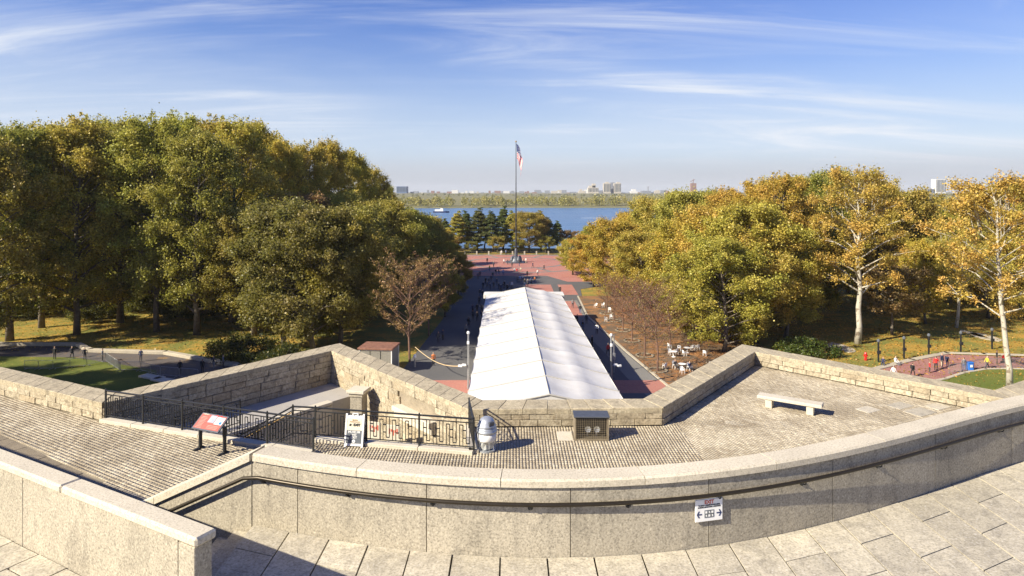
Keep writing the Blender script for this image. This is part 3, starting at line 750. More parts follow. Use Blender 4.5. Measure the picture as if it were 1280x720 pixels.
# walls lining the well below the kerbs are the terrace block itself; stairs down
sd_ = (Vector(I[1]) - Vector(wellA1)).normalized(); sn_ = Vector((-sd_.y, sd_.x))
if sn_.y < 0: sn_ = -sn_
st = structure(ob('sunken_stairs', None)); st['label'] = 'stone stairs going down into the sunken court behind the black railing'
for k in range(16):
    z = ZT - .165 * (k + 1); c = Vector(wellA1) + sd_ * (.15 + .31 * (k + .5)) + sn_ * .80
    mm = MB(); mm.box((0, 0, 0), (.36, 1.26, z - ZF + .01 + .02), 0, ch=.01); o = mm.build('step', M['pale_stone'], st); o.location = (c.x, c.y, (z + ZF) / 2); o.rotation_euler = (0, 0, math.atan2(sd_.y, sd_.x))
q = MB(); c = Vector(wellA1) + sd_ * 2.6 + sn_ * 1.52; q.box((0, 0, 0), (5.2, .16, ZL - ZF + .3), 0)
o = q.build('stair_cheek', M['ledge'], st); o.location = (c.x, c.y, ZF + (ZL - ZF + .3) / 2); o.rotation_euler = (0, 0, math.atan2(sd_.y, sd_.x))
# ledge edge wall (retaining) with coping
rt = thing('retaining_wall', 'pale retaining wall dropping from the shaded ledge to the sunken floor', 'wall')
LA = Vector(led[1]); LB = Vector(led[2])
wall_face(rt, tuple(LA + Vector((n1.x, n1.y)) * .13), tuple(LB + Vector((n1.x, n1.y)) * .13), ZF, ZL - .12, [.42], 'bench_stone', None, 77, name='block', lens=(1.3, 1.9), proud=.006)
Ls = (LB - LA).length; nb = int(Ls / 1.6)
for i in range(nb):
    c = LA + (LB - LA) * (i + .5) / nb; mm = MB(); mm.box((0, 0, 0), (Ls / nb - .012, .42, .13), 0, ch=.012); o = mm.build('coping_stone', M['bench_stone'], rt); o.location = (c.x - n1.x * .03, c.y - n1.y * .03, ZL - .02); o.rotation_euler = (0, 0, math.atan2(d1.y, d1.x))
# stone pier
xp, yp = AT(448.5, 29.3), 29.3
pt = thing('stone_pier', 'square stone pier with a pale slab cap beside the A-frame sign', 'pier', (xp, yp, ZF), R(-12)); pt.scale = (.72, .72, 1.0)
mm = MB(); mm.box((0, 0, 1.15), (.80, .80, 2.3), ch=.02); mm.build('shaft', M['granite'], pt)
mm = MB(); mm.box((0, 0, 2.38), (.92, .92, .16), ch=.02); mm.build('neck', M['granite'], pt)
mm = MB(); mm.box((0, 0, 2.53), (1.18, 1.12, .15), ch=.03, top=1); mm.build('cap', M['pale_stone'], pt)

# ------------------------------------------------------------------ railings
def railing(label, pts, z0s, post_every=1.75, h=1.08, cat='railing', gold=False, seed=0, bars=True):
    """Black iron railing: posts, rails and fretwork panels of interlocking bars."""
    pts = [Vector(p) for p in pts]; t = thing('iron_railing', label, cat, (pts[0].x, pts[0].y, z0s[0])); O = t.location
    for si, (a, b) in enumerate(zip(pts, pts[1:])):
        Ln = (b - a).length; d = (b - a) / Ln; za, zb = z0s[si], z0s[si + 1]; n = max(1, round(Ln / post_every)); rz = math.atan2(d.y, d.x); sl_ = (zb - za) / Ln
        def pz(s, hh, off=0): p = a + d * s; return (p.x - O.x, p.y - O.y, za + sl_ * s + hh - O.z)
        for k in range(n + 1):
            if k == 0 and si > 0: continue
            s = Ln * k / n; mm = MB(); x, y, z = pz(s, 0); mm.box((x, y, z + h / 2), (.055, .055, h + .02), rz); mm.box((x, y, z + h + .035), (.05, .05, .05), rz, ch=.015); mm.build('post', M['iron'], t)
        for hh, r_, nm in ((h - .02, .032, 'top_rail'), (h - .16, .02, 'middle_rail'), (.10, .02, 'bottom_rail')):
            mm = MB(); mm.tube([pz(0, hh), pz(Ln, hh)], r_, 4); mm.build(nm, M['iron'], t)
        for k in range(n):
            s0, s1 = Ln * k / n + .03, Ln * (k + 1) / n - .03; mm = MB(); m_n = max(4, int((s1 - s0) / .115)); st_ = (s1 - s0) / m_n
            lo, hi = .10, h - .16
            for j in range(1, m_n):
                s = s0 + st_ * j; ph = j % 4
                l0, l1 = (lo, hi - .10) if ph in (0, 1) else (lo + .10, hi)
                mm.tube([pz(s, l0), pz(s, l1)], .0190, 4, cap=False)
                if ph in (0,) and j + 1 < m_n: mm.tube([pz(s, l1), pz(s + st_, l1)], .0190, 4, cap=False)
                if ph in (2,) and j + 1 < m_n: mm.tube([pz(s, l0), pz(s + st_, l0)], .0190, 4, cap=False)
                if ph == 1 and j + 1 < m_n:
                    for q_ in (.34, .66): mm.box(((pz(s + st_ / 2, 0)[0]), pz(s + st_ / 2, 0)[1], pz(s + st_ / 2, lo + (hi - lo) * q_)[2]), (st_, .02, .035), rz)
            mm.build('fret_panel', M['iron'], t)
        if gold:
            nn = Vector((d.y, -d.x)); mm = MB(); e = nn * .07
            pa = pz(0, .86); pb = pz(Ln, .86); mm.tube([(pa[0] + e.x, pa[1] + e.y, pa[2]), (pb[0] + e.x, pb[1] + e.y, pb[2])], .021, 6); mm.build('handrail', M['golden_rail'], t)
    return t
kz = ZT + .11
railing('long black iron railing behind the pink information panel', [(I[1][0] + .1, I[1][1] + .02), wellA1], [kz, kz])
c0 = Vector(wellB0) + Vector((-.85, .12))
e1 = c0 + sd_ * 4.6
railing('black iron railing behind the A-frame sign and down the stairs with golden handrail', [tuple(e1), tuple(c0)], [kz - 2.6, kz], gold=True)
railing('black iron railing between the A-frame sign and the grey bin', [tuple(c0), wellB0, wellB1], [kz, kz, kz])
railing('short return railing from behind the grey bin to the parapet', [wellB1, (I[3][0] + .02, I[3][1] - .35)], [kz, kz])
ra = LA.lerp(LB, .18); rb = LA.lerp(LB, .50)
railing('short detached black railing on the shaded ledge under the parapet', [tuple(ra - n1 * .5), tuple(rb - n1 * .5)], [ZL, ZL], 1.3, 1.05)

# ------------------------------------------------------------------ upper walkway, curved granite wall
m = MB(); wp = [(x, wy(x) + .02) for x in np.linspace(-4.66, 22, 40)] + [(22, 3), (-13, 3), (-13, 6.4), (-4.2, 8.6), (-4.66, 10.1)]
wp = [(x, wy(x) + .02) for x in np.linspace(-4.66, 22, 40)] + [(22, 2), (-26, 2)] + [(x, nearline(x)) for x in np.linspace(-26, -4.66, 12)]
m.prism(wp, ZT - .01, ZW - .055); walk = structure(m.build('upper_walkway', M['joint_dark']))
g = random.Random(11); x = -4.64; ci = 0
while x < 17:
    w = g.uniform(.70, .80); x1 = x + w; off = .004; k = 0
    first = .75 if ci % 2 == 0 else 1.5
    while off < 6:
        l = (first if k == 0 else 1.5) + g.uniform(-.04, .04)
        g2 = .011
        a, b = x + g2, x1 - g2
        yy = [wy(b) - off - g2, wy(a) - off - g2, wy(a) - off - l + g2, wy(b) - off - l + g2]
        if max(yy) < 5.8: break
        if min(yy) > -50:
            pc = ((a + b) / 2, sum(yy) / 4); mm = MB(); ch_ = [g.uniform(.0, .006) for _ in range(4)]; mm.prism([(b - pc[0] - ch_[0], yy[0] - pc[1]), (a - pc[0] + ch_[1], yy[1] - pc[1]), (a - pc[0] + ch_[2], yy[2] - pc[1]), (b - pc[0] - ch_[3], yy[3] - pc[1])], -.06, 0)
            o = mm.build('paving_slab', M['slab'], walk); o.location = (pc[0], pc[1], ZW + g.uniform(-.003, .003))
        off += l; k += 1
    x = x1; ci += 1
# slabs in front of the near-left wall
nd = Vector((1, -.533)).normalized(); nn_ = Vector((nd.y, -nd.x)); s = 0; org = Vector((-4.72, nearline(-4.72)))
for col in range(26):
    w = g.uniform(.78, .9)
    for row in range(5):
        c = org - nd * (s + w / 2) + nn_ * (.35 + .95 * row + (.45 if col % 2 else 0) - .35 + .47 + .02)
        l = .94
        if row == 0 and col % 2:
            c2_ = org - nd * (s + w / 2) + nn_ * (.22 + .01); mm = MB(); mm.box((0, 0, -.03), (w - .024, .42, .06)); o = mm.build('paving_slab', M['slab'], walk); o.location = (c2_.x, c2_.y, ZW); o.rotation_euler = (0, 0, math.atan2(nd.y, nd.x))
        if c.x > -4.9 or c.y < 4: continue
        mm = MB(); mm.box((0, 0, -.03), (w - .024, l - .012, .06), ch=.005); o = mm.build('paving_slab', M['slab'], walk); o.location = (c.x, c.y, ZW + g.uniform(-.003, .003)); o.rotation_euler = (0, 0, math.atan2(nd.y, nd.x))
    s += w
def bent(xa, xb, n0, n1_, z0, z1, seg=6, f=None, joint=.008, nseg=None):
    """A block that follows the curved wall from xa to xb, between offsets n0 (camera side) and n1_ behind."""
    seg = max(2, int((xb - xa) / .4)); vs = []; fs = []
    for i in range(seg + 1):
        x = xa + joint + (xb - xa - 2 * joint) * i / seg; n, d = wn_(x); p = Vector((x, wy(x)))
        a = p + n * n0; b = p - n * n1_; c = .03 if z1 - z0 < .3 else .004
        vs += [(a.x, a.y, z0), (a.x, a.y, z1 - c), (a.x - n.x * c, a.y - n.y * c, z1), (b.x + n.x * c, b.y + n.y * c, z1), (b.x, b.y, z1 - c), (b.x, b.y, z0)]
    for i in range(seg):
        for j in range(6): fs.append((i * 6 + j, (i + 1) * 6 + j, (i + 1) * 6 + (j + 1) % 6, i * 6 + (j + 1) % 6))
    fs.append(tuple(range(6))); fs.append(tuple(seg * 6 + j for j in range(6))[::-1])
    return vs, fs
cw = thing('granite_wall', 'long curved granite wall with handrail across the foreground', 'wall')
def xat(px):      # x on the wall foot seen under photo column px
    x = 0.0
    for _ in range(60): x = (px - 640) / F * wy(x)
    return x
pj = [-4.66] + [xat(p) for p in (372, 533, 713, 886, 1041, 1169, 1265)] + [14.5, 17, 20]
for a, b in zip(pj, pj[1:]):
    vs, fs = bent(a, b, 0, TH, ZT - .01, ZC - .13); mm = MB(); mm.add(vs, fs); mm.build('granite_panel', M['granite'], cw)
q = MB(); vs, fs = bent(-4.60, 20, -.02, TH - .02, ZT, ZC - .14, joint=0); q.add(vs, fs); q.build('wall_core', M['joint'], cw)
cj = [-4.62] + [xat(p) * .995 for p in (446, 626, 806, 970, 1105, 1225)] + [13.5, 16.2, 20]
for a, b in zip(cj, cj[1:]):
    vs, fs = bent(a, b, .05, TH + .05, ZC - .13, ZC, joint=.006); mm = MB(); mm.add(vs, fs); mm.build('coping_stone', M['granite_cap'], cw)
# handrail on the curved wall
hx = [xat(p) for p in (331, 436, 541, 663, 785, 897, 1002, 1096, 1177, 1248)] + [13.4, 14.9]
hr = thing('handrail', 'dark bronze handrail on brackets along the curved granite wall', 'handrail')
pts = []
for x in np.linspace(-4.45, 19, 90):
    n, d = wn_(x); p = Vector((x, wy(x))) + n * .10; pts.append((p.x, p.y, ZW + .90))
# continue down the stair wall
SW0 = Vector((-4.66, 11.47)); sdn = Vector((-1, .27)).normalized(); snn = Vector((-sdn.y, sdn.x))
if snn.y > 0: snn = -snn
SLP = .164 / .33 * (1 / abs(sdn.x)) * abs(sdn.x)
low_ = []
for s in (.1, 2.0, 4.0, 6.2):
    p = SW0 + sdn * s + snn * .10; low_.append((p.x, p.y, ZW + .90 - .497 * s))
pts = low_[::-1] + pts
mm = MB(); mm.tube(pts, .034, 8); mm.build('rail', M['rail'], hr, smooth=True)
def bracket(p, n, z):
    mm = MB(); a = p; b = p + n * .10
    mm.tube([(a.x, a.y, z - .085), (b.x - n.x * .03, b.y - n.y * .03, z - .085), (b.x, b.y, z - .06), (b.x, b.y, z - .02)], .012, 6); d = Vector((-n.y, n.x))
    M4 = Matrix(((d.x, 0, n.x, a.x), (d.y, 0, n.y, a.y), (0, 1, 0, z - .085), (0, 0, 0, 1)))
    c = MB(); c.lathe([(.045, 0), (.045, .018), (.03, .024)], 12); mm.add(c.v, c.f, 0, M4); return mm.build('bracket', M['iron'], hr)
for x in hx:
    n, d = wn_(x); bracket(Vector((x, wy(x))), n, ZW + .90)
for s in (1.9, 3.8):
    p = SW0 + sdn * s; bracket(p, snn, ZW + .90 - .497 * s)
# sloping stair wall
sw = thing('stair_wall', 'sloping granite wall beside the stairs at the left end of the curved wall', 'wall')
def sloped(a_s, b_s, o0, o1, z0a, z1a, sl_, name, mat):
    vs = []
    for s in (a_s, b_s):
        p = SW0 + sdn * s
        for o_ in (o0, -o1):
            q_ = p + snn * o_
            for zz in (z0a, z1a):
                vs.append((q_.x, q_.y, (ZT - .02 if zz is None else zz - sl_ * s)))
    fs = [(0, 1, 5, 4), (2, 6, 7, 3), (1, 3, 7, 5), (0, 4, 6, 2), (0, 2, 3, 1), (4, 5, 7, 6)]
    mm = MB(); mm.add(vs, fs); return mm.build(name, M[mat], sw)
for a, b in ((.012, 2.6), (2.615, 5.1), (5.115, 6.4)): sloped(a, b, 0, TH, None, ZC - .13, .497, 'granite_panel', 'granite')
for a, b in ((.02, 2.1), (2.112, 4.2), (4.212, 6.5)): sloped(a, b, .05, TH + .05, ZC - .13, ZC, .497, 'coping_stone', 'granite_cap')
# stairs
stt = structure(ob('granite_stairs', None)); stt['label'] = 'wide granite steps going down left between the two walls'
for k in range(17):
    z = ZW - .164 * (k + 1); xa, xb = -4.66 - .33 * k, -4.66 - .33 * (k + 1) - .03
    ya0, yb0 = nearline(xa) - .1, nearline(xb) - .1
    yT = lambda xx: SW0.y + .27 * (SW0.x - xx) + .02
    if k == 0: xa += .0
    mm = MB(); mm.prism([(xa, min(ya0, yT(xa) - .4)), (xa, yT(xa)), (xb, yT(xb)), (xb, min(yb0, yT(xb) - .4))], ZT - .02, z); mm.build('step', M['slab'], stt)
mm = MB(); mm.prism([(-4.70, 8.3), (-4.16, 8.3), (-4.16, 11.46), (-4.70, 11.46)], ZW - .16, ZW + .002)
# near-left wall
nw = thing('granite_wall', 'straight granite wall in the left foreground ending at the steps', 'wall')
def nblock(xa, xb, o0, o1, z0, z1, name, mat, ch=.012):
    a = Vector((xa, nearline(xa))); b = Vector((xb, nearline(xb))); d = (b - a).normalized(); n = Vector((d.y, -d.x)); L_ = (b - a).length
    c = (a + b) / 2 + n * (o0 - o1) / 2; mm = MB(); mm.box((0, 0, 0), (L_ - .014, o0 + o1, z1 - z0), 0, ch=ch); o = mm.build(name, M[mat], nw); o.location = (c.x, c.y, (z0 + z1) / 2); o.rotation_euler = (0, 0, math.atan2(d.y, d.x)); return o
for a, b in ((-26, -22), (-22, -18), (-18, -14.5), (-14.5, -11), (-11, -8.25), (-8.25, -4.62)): nblock(a, b, 0, TH - .11, ZT, ZC - .13, 'granite_panel', 'granite', .006)
nblock(-4.60, -4.28, .02, TH - .09, ZT, ZC - .15, 'end_pillar', 'granite', .01)
for a, b in ((-26, -22), (-22, -18), (-18, -14.2), (-14.2, -10.1), (-10.1, -7.15), (-7.15, -4.22)): nblock(a, b, .05, TH - .06, ZC - .13, ZC + .004, 'coping_stone', 'granite_cap', .03)
q = nblock(-26, -4.5, -.02, TH - .14, ZT, ZC - .14, 'wall_core', 'joint', 0)

# ------------------------------------------------------------------ exit sign on the curved wall
xs_ = xat(888) - .05; n, d = wn_(xs_); pS = Vector((xs_, wy(xs_))) + n * .035
zs = HZ(637, pS.y)
es = thing('exit_sign', 'white EXIT sign with two arrows fixed on the curved wall under the handrail', 'sign', (pS.x, pS.y, zs), math.atan2(d.y, d.x))
mm = MB(); mm.box((0, 0, 0), (.50, .03, .37), ch=.006); mm.build('sign_plate', M['white'], es)
Mt = lambda x, z, y=-.018: Matrix.Translation((x, y, z)) @ Matrix.Rotation(R(90), 4, 'X')
text_obj('EXIT', .085, M['red_print'], es, Mt(0, .135), bold=.003)
text_obj('TO 2ND & OBSERVATION LEVEL', .028, M['black'], es, Mt(0, .085), bold=.0016)
text_obj('MUSEUM, RESTROOMS & ELEVATOR', .026, M['black'], es, Mt(0, .055), bold=.0016)
for sgn in (-1, 1):
    mm = MB(); X = sgn * .185; pr_ = [(X - sgn * .05, .010), (X + sgn * .02, .010), (X + sgn * .02, -.010), (X - sgn * .05, -.010)]
    def flat(poly, m_=0):
        vs = [(p[0], -.0185, p[1] - .06) for p in poly] + [(p[0], -.0155, p[1] - .06) for p in poly]; k = len(poly)
        mm.add(vs, [tuple(range(k)), tuple(range(k, 2 * k))[::-1]] + [(j, (j + 1) % k, (j + 1) % k + k, j + k) for j in range(k)], m_)
    flat(pr_); flat([(X + sgn * .045, 0), (X + sgn * .012, .055), (X - sgn * .012, .055), (X + sgn * .02, 0)]); flat([(X + sgn * .045, 0), (X + sgn * .012, -.055), (X - sgn * .012, -.055), (X + sgn * .02, 0)])
    mm.build('arrow', M['dark_blue'], es)
mm = MB(); mm.box((0, -.017, -.06), (.175, .004, .125)); mm.build('pictogram_panel', M['slate'], es)
mm = MB()
for ix in range(3):
    for iz in range(2):
        cx, cz = (ix - 1) * .056, -.06 + (iz - .5) * .058
        if (ix + iz) % 2: mm.box((cx, -.0195, cz), (.036, .003, .036)); 
        else:
            mm.lathe([(.010, 0), (.010, .003)], 8, (cx, -.021, cz + .012)); mm.box((cx, -.0195, cz - .004), (.014, .003, .026)); mm.box((cx + .014, -.0195, cz - .004), (.006, .003, .03))
mm.build('pictograms', M['white'], es)

# ------------------------------------------------------------------ terrace furniture
# grille box
bx, by = G(740, 551, ZT); by += .32
bxt = thing('floodlight_box', 'stone-coloured floodlight housing with a black wire grille on the pavers', 'floodlight box', (bx, by, ZT), R(-1))
mm = MB()
w, h, d = 1.22, .82, .62; t_ = .05
mm.box((-w / 2 + t_ / 2, 0, h / 2), (t_, d, h)); mm.box((w / 2 - t_ / 2, 0, h / 2), (t_, d, h)); mm.box((0, d / 2 - t_ / 2, h / 2), (w - 2 * t_, t_, h)); mm.box((0, 0, t_ / 2), (w - 2 * t_, d - .01, t_))
mm.build('housing', M['box_metal'], bxt)
mm = MB(); mm.box((0, -.02, h + .025), (w + .06, d + .06, .05), ch=.01); mm.build('lid', M['zinc_dark'], bxt)
mm = MB()
for i in range(17): mm.box((-w / 2 + t_ + (w - 2 * t_) * (i + .5) / 17, -d / 2 + .012, h / 2), (.008, .010, h - .06))
for i in range(11): mm.box((0, -d / 2 + .024, .05 + (h - .08) * (i + .5) / 11), (w - 2 * t_, .010, .008))
mm.build('wire_grille', M['box_metal'], bxt)
mm = MB(); mm.box((0, .16, h / 2), (w - .12, .02, h - .08)); mm.build('inner_panel', M['black'], bxt)
for X in (-.12, .20):
    mm = MB(); c = MB(); c.lathe([(.03, 0), (.06, .06), (.105, .14), (.11, .17), (.085, .165), (.0, .13)], 14)
    mm.add(c.v, c.f, 0, Matrix.Translation((X, -.02, .32)) @ Matrix.Rotation(R(75), 4, 'X')); mm.box((X, .02, .14), (.05, .04, .24)); mm.build('floodlight', M['lamp_glass'], bxt, smooth=False)
# bin
tx, ty = G(608, 567, ZT); ty += .30
tb = thing('litter_bin', 'grey domed litter bin with clear lower body at the railing end', 'bin', (tx, ty, ZT))
mm = MB(); mm.lathe([(.34, .62), (.36, .66), (.36, .72), (.335, .73), (.35, .78), (.30, .84)], 24); mm.build('collar', M['zinc'], tb, smooth=True)
mm = MB(); mm.lathe([(.33, .84), (.34, .86), (.30, .90), (.28, .98), (.22, 1.08), (.12, 1.14), (.02, 1.16)], 24); mm.build('dome_lid', M['zinc'], tb, smooth=True)
mm = MB(); mm.box((.16, -.205, .97), (.22, .10, .15), R(38), ch=.02); mm.build('opening', M['zinc_dark'], tb)
mm = MB(); mm.lathe([(.29, .34), (.315, .40), (.335, .62)], 24); mm.build('upper_body', M['white'], tb, smooth=True)
mm = MB()
for k in range(10):
    a = k * math.pi / 5; mm.tube([(.29 * math.cos(a), .29 * math.sin(a), .03), (.305 * math.cos(a), .305 * math.sin(a), .36)], .012, 5)
mm.lathe([(.31, 0), (.31, .05), (.27, .05)], 24); mm.build('wire_base', M['zinc'], tb)
mm = MB(); mm.lathe([(.20, .05), (.25, .12), (.26, .30), (.22, .36)], 12)
for i, v in enumerate(mm.v): mm.v[i] = (v[0] * random.uniform(.8, 1.1), v[1] * random.uniform(.8, 1.1), v[2])
mm.build('liner_bag', M['lamp_glass'], tb)
# A-frame sign
ax, ay = G(444.5, 556, ZT); az = math.radians(4)
af = thing('sandwich_board', 'white A-frame sign reading MUSEUM AND EXIT in front of the railing', 'sign', (ax, ay + .0, ZT), R(-7))
for sgn, nm in ((-1, 'front_board'), (1, 'back_board')):
    T = Matrix.Translation((0, sgn * -.0, 0)) @ Matrix.Rotation(R(-10) * -sgn * -1, 4, 'X')
    T = Matrix.Translation((0, sgn * .21, 0)) @ Matrix.Rotation(R(11) * sgn, 4, 'X')
    mm = MB(); mm.box((-.31, 0, .55), (.07, .04, 1.12), 0, 0, T, ch=.008); mm.box((.31, 0, .55), (.07, .04, 1.12), 0, 0, T, ch=.008); mm.box((0, 0, .08), (.55, .035, .08), 0, 0, T); mm.box((0, 0, 1.0), (.55, .035, .09), 0, 0, T)
    mm.box((-.09, 0, 1.085), (.04, .03, .09), 0, 0, T); mm.box((.09, 0, 1.085), (.04, .03, .09), 0, 0, T); mm.box((0, 0, 1.12), (.20, .03, .035), 0, 0, T)
    mm.build(nm, M['white'], af)
    mm = MB(); mm.box((0, 0, .54), (.552, .018, .84), 0, 0, T); mm.build('poster', M['cream'], af)
    mm = MB(); mm.box((0, sgn * .012, .34), (.552, .010, .44), 0, 0, T); mm.build('dark_poster', M['slate'], af)
T = Matrix.Translation((0, -.21, 0)) @ Matrix.Rotation(R(-11), 4, 'X')
Tt = lambda x, z: T @ Matrix.Translation((x, -.0205, z)) @ Matrix.Rotation(R(90), 4, 'X')
text_obj('MUSEUM', .11, M['white'], af, Tt(0, .50), bold=.002); text_obj('AND', .08, M['white'], af, Tt(0, .41), bold=.002); text_obj('EXIT', .11, M['white'], af, Tt(0, .32), bold=.002)
text_obj('MUSEO', .06, M['brown_print'], af, Tt(0, .90), bold=.001); text_obj('MUSEUM & EXIT', .05, M['brown_print'], af, Tt(0, .84), bold=.001)
text_obj('\u2190 EXIT', .12, M['black'], af, Tt(.0, .74), bold=.006)
mm = MB(); c = MB(); c.lathe([(.055, 0), (.055, .004)], 20); mm.add(c.v, c.f, 0, T @ Matrix.Translation((0, -.018, .20)) @ Matrix.Rotation(R(90), 4, 'X')); mm.build('emblem', M['white'], af)
mm = MB(); c = MB(); c.lathe([(.018, 0), (.018, .004)], 5); mm.add(c.v, c.f, 0, T @ Matrix.Translation((0, -.0235, .20)) @ Matrix.Rotation(R(90), 4, 'X')); mm.build('emblem_centre', M['slate'], af)
# interpretive panel
x0_, y0_ = G(245.5, 561, ZT); x1_, y1_ = G(280, 568, ZT)
ang = math.atan2(y1_ - y0_, x1_ - x0_); wI = math.hypot(x1_ - x0_, y1_ - y0_) * .88
ip = thing('information_sign', 'tilted pink information panel on two dark legs before the railing', 'information panel', ((x0_ + x1_) / 2, (y0_ + y1_) / 2, ZT), ang)
for sgn in (-1, 1):
    mm = MB(); mm.box((sgn * (wI / 2), .10, .44), (.07, .12, .88), ch=.01); mm.box((sgn * wI / 2, .02, .02), (.09, .42, .04)); mm.build('leg', M['iron'], ip)
T = Matrix.Translation((0, .02, .98)) @ Matrix.Rotation(R(38), 4, 'X')
mm = MB(); mm.box((0, 0, 0), (wI + .10, .64, .05), 0, 0, T, ch=.01); mm.build('frame', M['zinc_dark'], ip)
mm = MB(); mm.box((0, 0, .027), (wI + .0, .54, .01), 0, 0, T); mm.build('board', M['pink_board'], ip)
for (X, Y, w_, h_, mk) in ((.02, .12, .28, .27, 'zinc'), (.36, .09, .34, .27, 'white'), (.44, .02, .12, .10, 'bin_blue')):
    mm = MB(); mm.box((X, Y, .0335 + (.002 if mk == 'bin_blue' else 0)), (w_, h_, .004), 0, 0, T); mm.build('printed_picture', M[mk], ip)
mm = MB()
for r_ in range(9): mm.box((-.36, .16 - r_ * .05, .0335), (.30 * random.uniform(.7, 1), .018, .003), 0, 0, T)
for r_ in range(3): mm.box((.22, -.12 - r_ * .05, .0335), (.55 * random.uniform(.8, 1), .018, .003), 0, 0, T)
mm.build('printed_text', M['pink_line'], ip)
text_obj('RAMPARTS', .055, M['cream'], ip, T @ Matrix.Translation((-.38, .26, .034)), bold=.001)
for X in (.12, .30):
    mm = MB(); mm.box((X, .27, .0335), (.10, .03, .004), 0, 0, T); mm.build('red_heading', M['hydrant_red'], ip)
# stone bench
bl = Vector(G(955, 509, ZT)); br_ = Vector(G(1012, 519, ZT)); bc = (bl + br_) / 2 + Vector((.18, .1)); ba = math.atan2((br_ - bl).y, (br_ - bl).x)
bn = thing('stone_bench', 'pale stone slab bench standing alone on the right-hand pavers', 'bench', (bc.x, bc.y, ZT), ba)
mm = MB(); mm.box((0, 0, .41), (2.45, .52, .13), ch=.02); mm.build('seat', M['bench_stone'], bn)
for X in (-.78, .78): mm = MB(); mm.box((X, 0, .175), (.26, .42, .35), ch=.015); mm.build('leg', M['bench_stone'], bn)
# things in the sunken court
cx, cy = AT(478, 26.8), 26.8
for k, (px, dd, lab) in enumerate(((468, 26.6, 'red printed banner board standing left in the sunken court'), (492, 26.2, 'red printed banner board standing right in the sunken court'))):
    b_ = thing('banner_board', lab, 'banner', (AT(px, dd), dd, ZF), R(-20)); mm = MB(); mm.box((0, 0, 1.2), (.62, .05, 1.7), ch=.01); mm.build('board', M['bench_stone'], b_)
    mm = MB()
    for j in range(5): mm.box((-.18 + .09 * j, -.03, 1.80 + .05 * math.sin(j * 2.2)), (.05, .01, .16 + .06 * math.cos(j * 3)), 0)
    mm.build('red_print', M['red_print'], b_); mm = MB(); mm.box((-.24, 0, .18), (.05, .4, .36)); mm.box((.24, 0, .18), (.05, .4, .36)); mm.build('foot', M['iron'], b_)

# ------------------------------------------------------------------ the tent
tent = thing('marquee_tent', 'long white marquee tent with many roof bays on the promenade', 'tent')
Y0, Y1 = 50.5, 107.4; NB = 11; EZ = 4.65; RZ = 6.0
def tl(y): return -3.8 + (-4.35 + 3.8) * (y - 55) / 52.4
def tr(y): return 9.35 + (8.3 - 9.35) * (y - 53) / 54.4
def rx(y): return 2.95 + (2.15 - 2.95) * (y - 51) / 56.4
for k in range(NB):
    ya, yb = Y0 + (Y1 - Y0) * k / NB, Y0 + (Y1 - Y0) * (k + 1) / NB
    for side in (-1, 1):
        nu, nv = 10, 7; vs = []
        for iv in range(nv + 1):
            y = ya + (yb - ya) * iv / nv; v = iv / nv
            for iu in range(nu + 1):
                u = iu / nu; ex = tl(y) if side < 0 else tr(y); x = rx(y) + (ex - rx(y)) * u; z = RZ + (EZ - RZ) * u
                sag = math.sin(math.pi * v) * (.08 * min(1, u * 4) + .13 * abs(math.sin(math.pi * (u * 2 if side > 0 else u))) ** .8)
                z += -sag + (.20 * (1 - abs(u - .5) * 4) if side > 0 and abs(u - .5) < .25 else 0) * (1 - .4 * math.sin(math.pi * v))
                vs.append((x, y, z))
        fs = [(r_ * (nu + 1) + c, r_ * (nu + 1) + c + 1, (r_ + 1) * (nu + 1) + c + 1, (r_ + 1) * (nu + 1) + c) for r_ in range(nv) for c in range(nu)]
        if side < 0: fs = [f[::-1] for f in fs]
        mm = MB(); mm.add(vs, fs); mm.build('roof_panel', M['tent'], tent, smooth=True)
        ex0, ex1 = (tl, tr)[side > 0](ya), (tl, tr)[side > 0](yb)
        mm = MB(); mm.add([(ex0, ya, 0), (ex1, yb, 0), (ex1, yb, EZ - .02), (ex0, ya, EZ - .02)], [(0, 1, 2, 3)]); mm.build('side_wall', M['tent'], tent)
    for y in ([ya, yb] if k == NB - 1 else [ya]):
        mm = MB(); mm.tube([(tl(y), y, 0), (tl(y), y, EZ), (rx(y), y, RZ + .015), (tr(y), y, EZ), (tr(y), y, 0)], .085, 6); mm.build('frame_rib', M['tent_seam'], tent)
mm = MB(); mm.tube([(rx(Y0), Y0, RZ + .01), (rx(Y1), Y1, RZ + .01)], .05, 4); mm.build('ridge_seam', M['tent_seam'], tent)
for y in (Y0, Y1):
    mm = MB(); mm.add([(tl(y), y, 0), (tr(y), y, 0), (tr(y), y, EZ), (rx(y), y, RZ), (tl(y), y, EZ)], [(0, 1, 2, 3, 4)]); mm.build('gable', M['tent'], tent)
# squared canopy behind the far end
cp = thing('flat_canopy', 'flat white canopy box against the far end of the marquee', 'canopy', (2.0, 109.2, 0))
mm = MB(); mm.box((0, 0, 4.4), (13.6, 3.2, .7), ch=.05); mm.build('roof', M['tent'], cp)
for X in (-6.6, 6.6): mm = MB(); mm.box((X, 1.3, 2.05), (.12, .12, 4.05)); mm.build('leg', M['galv'], cp)

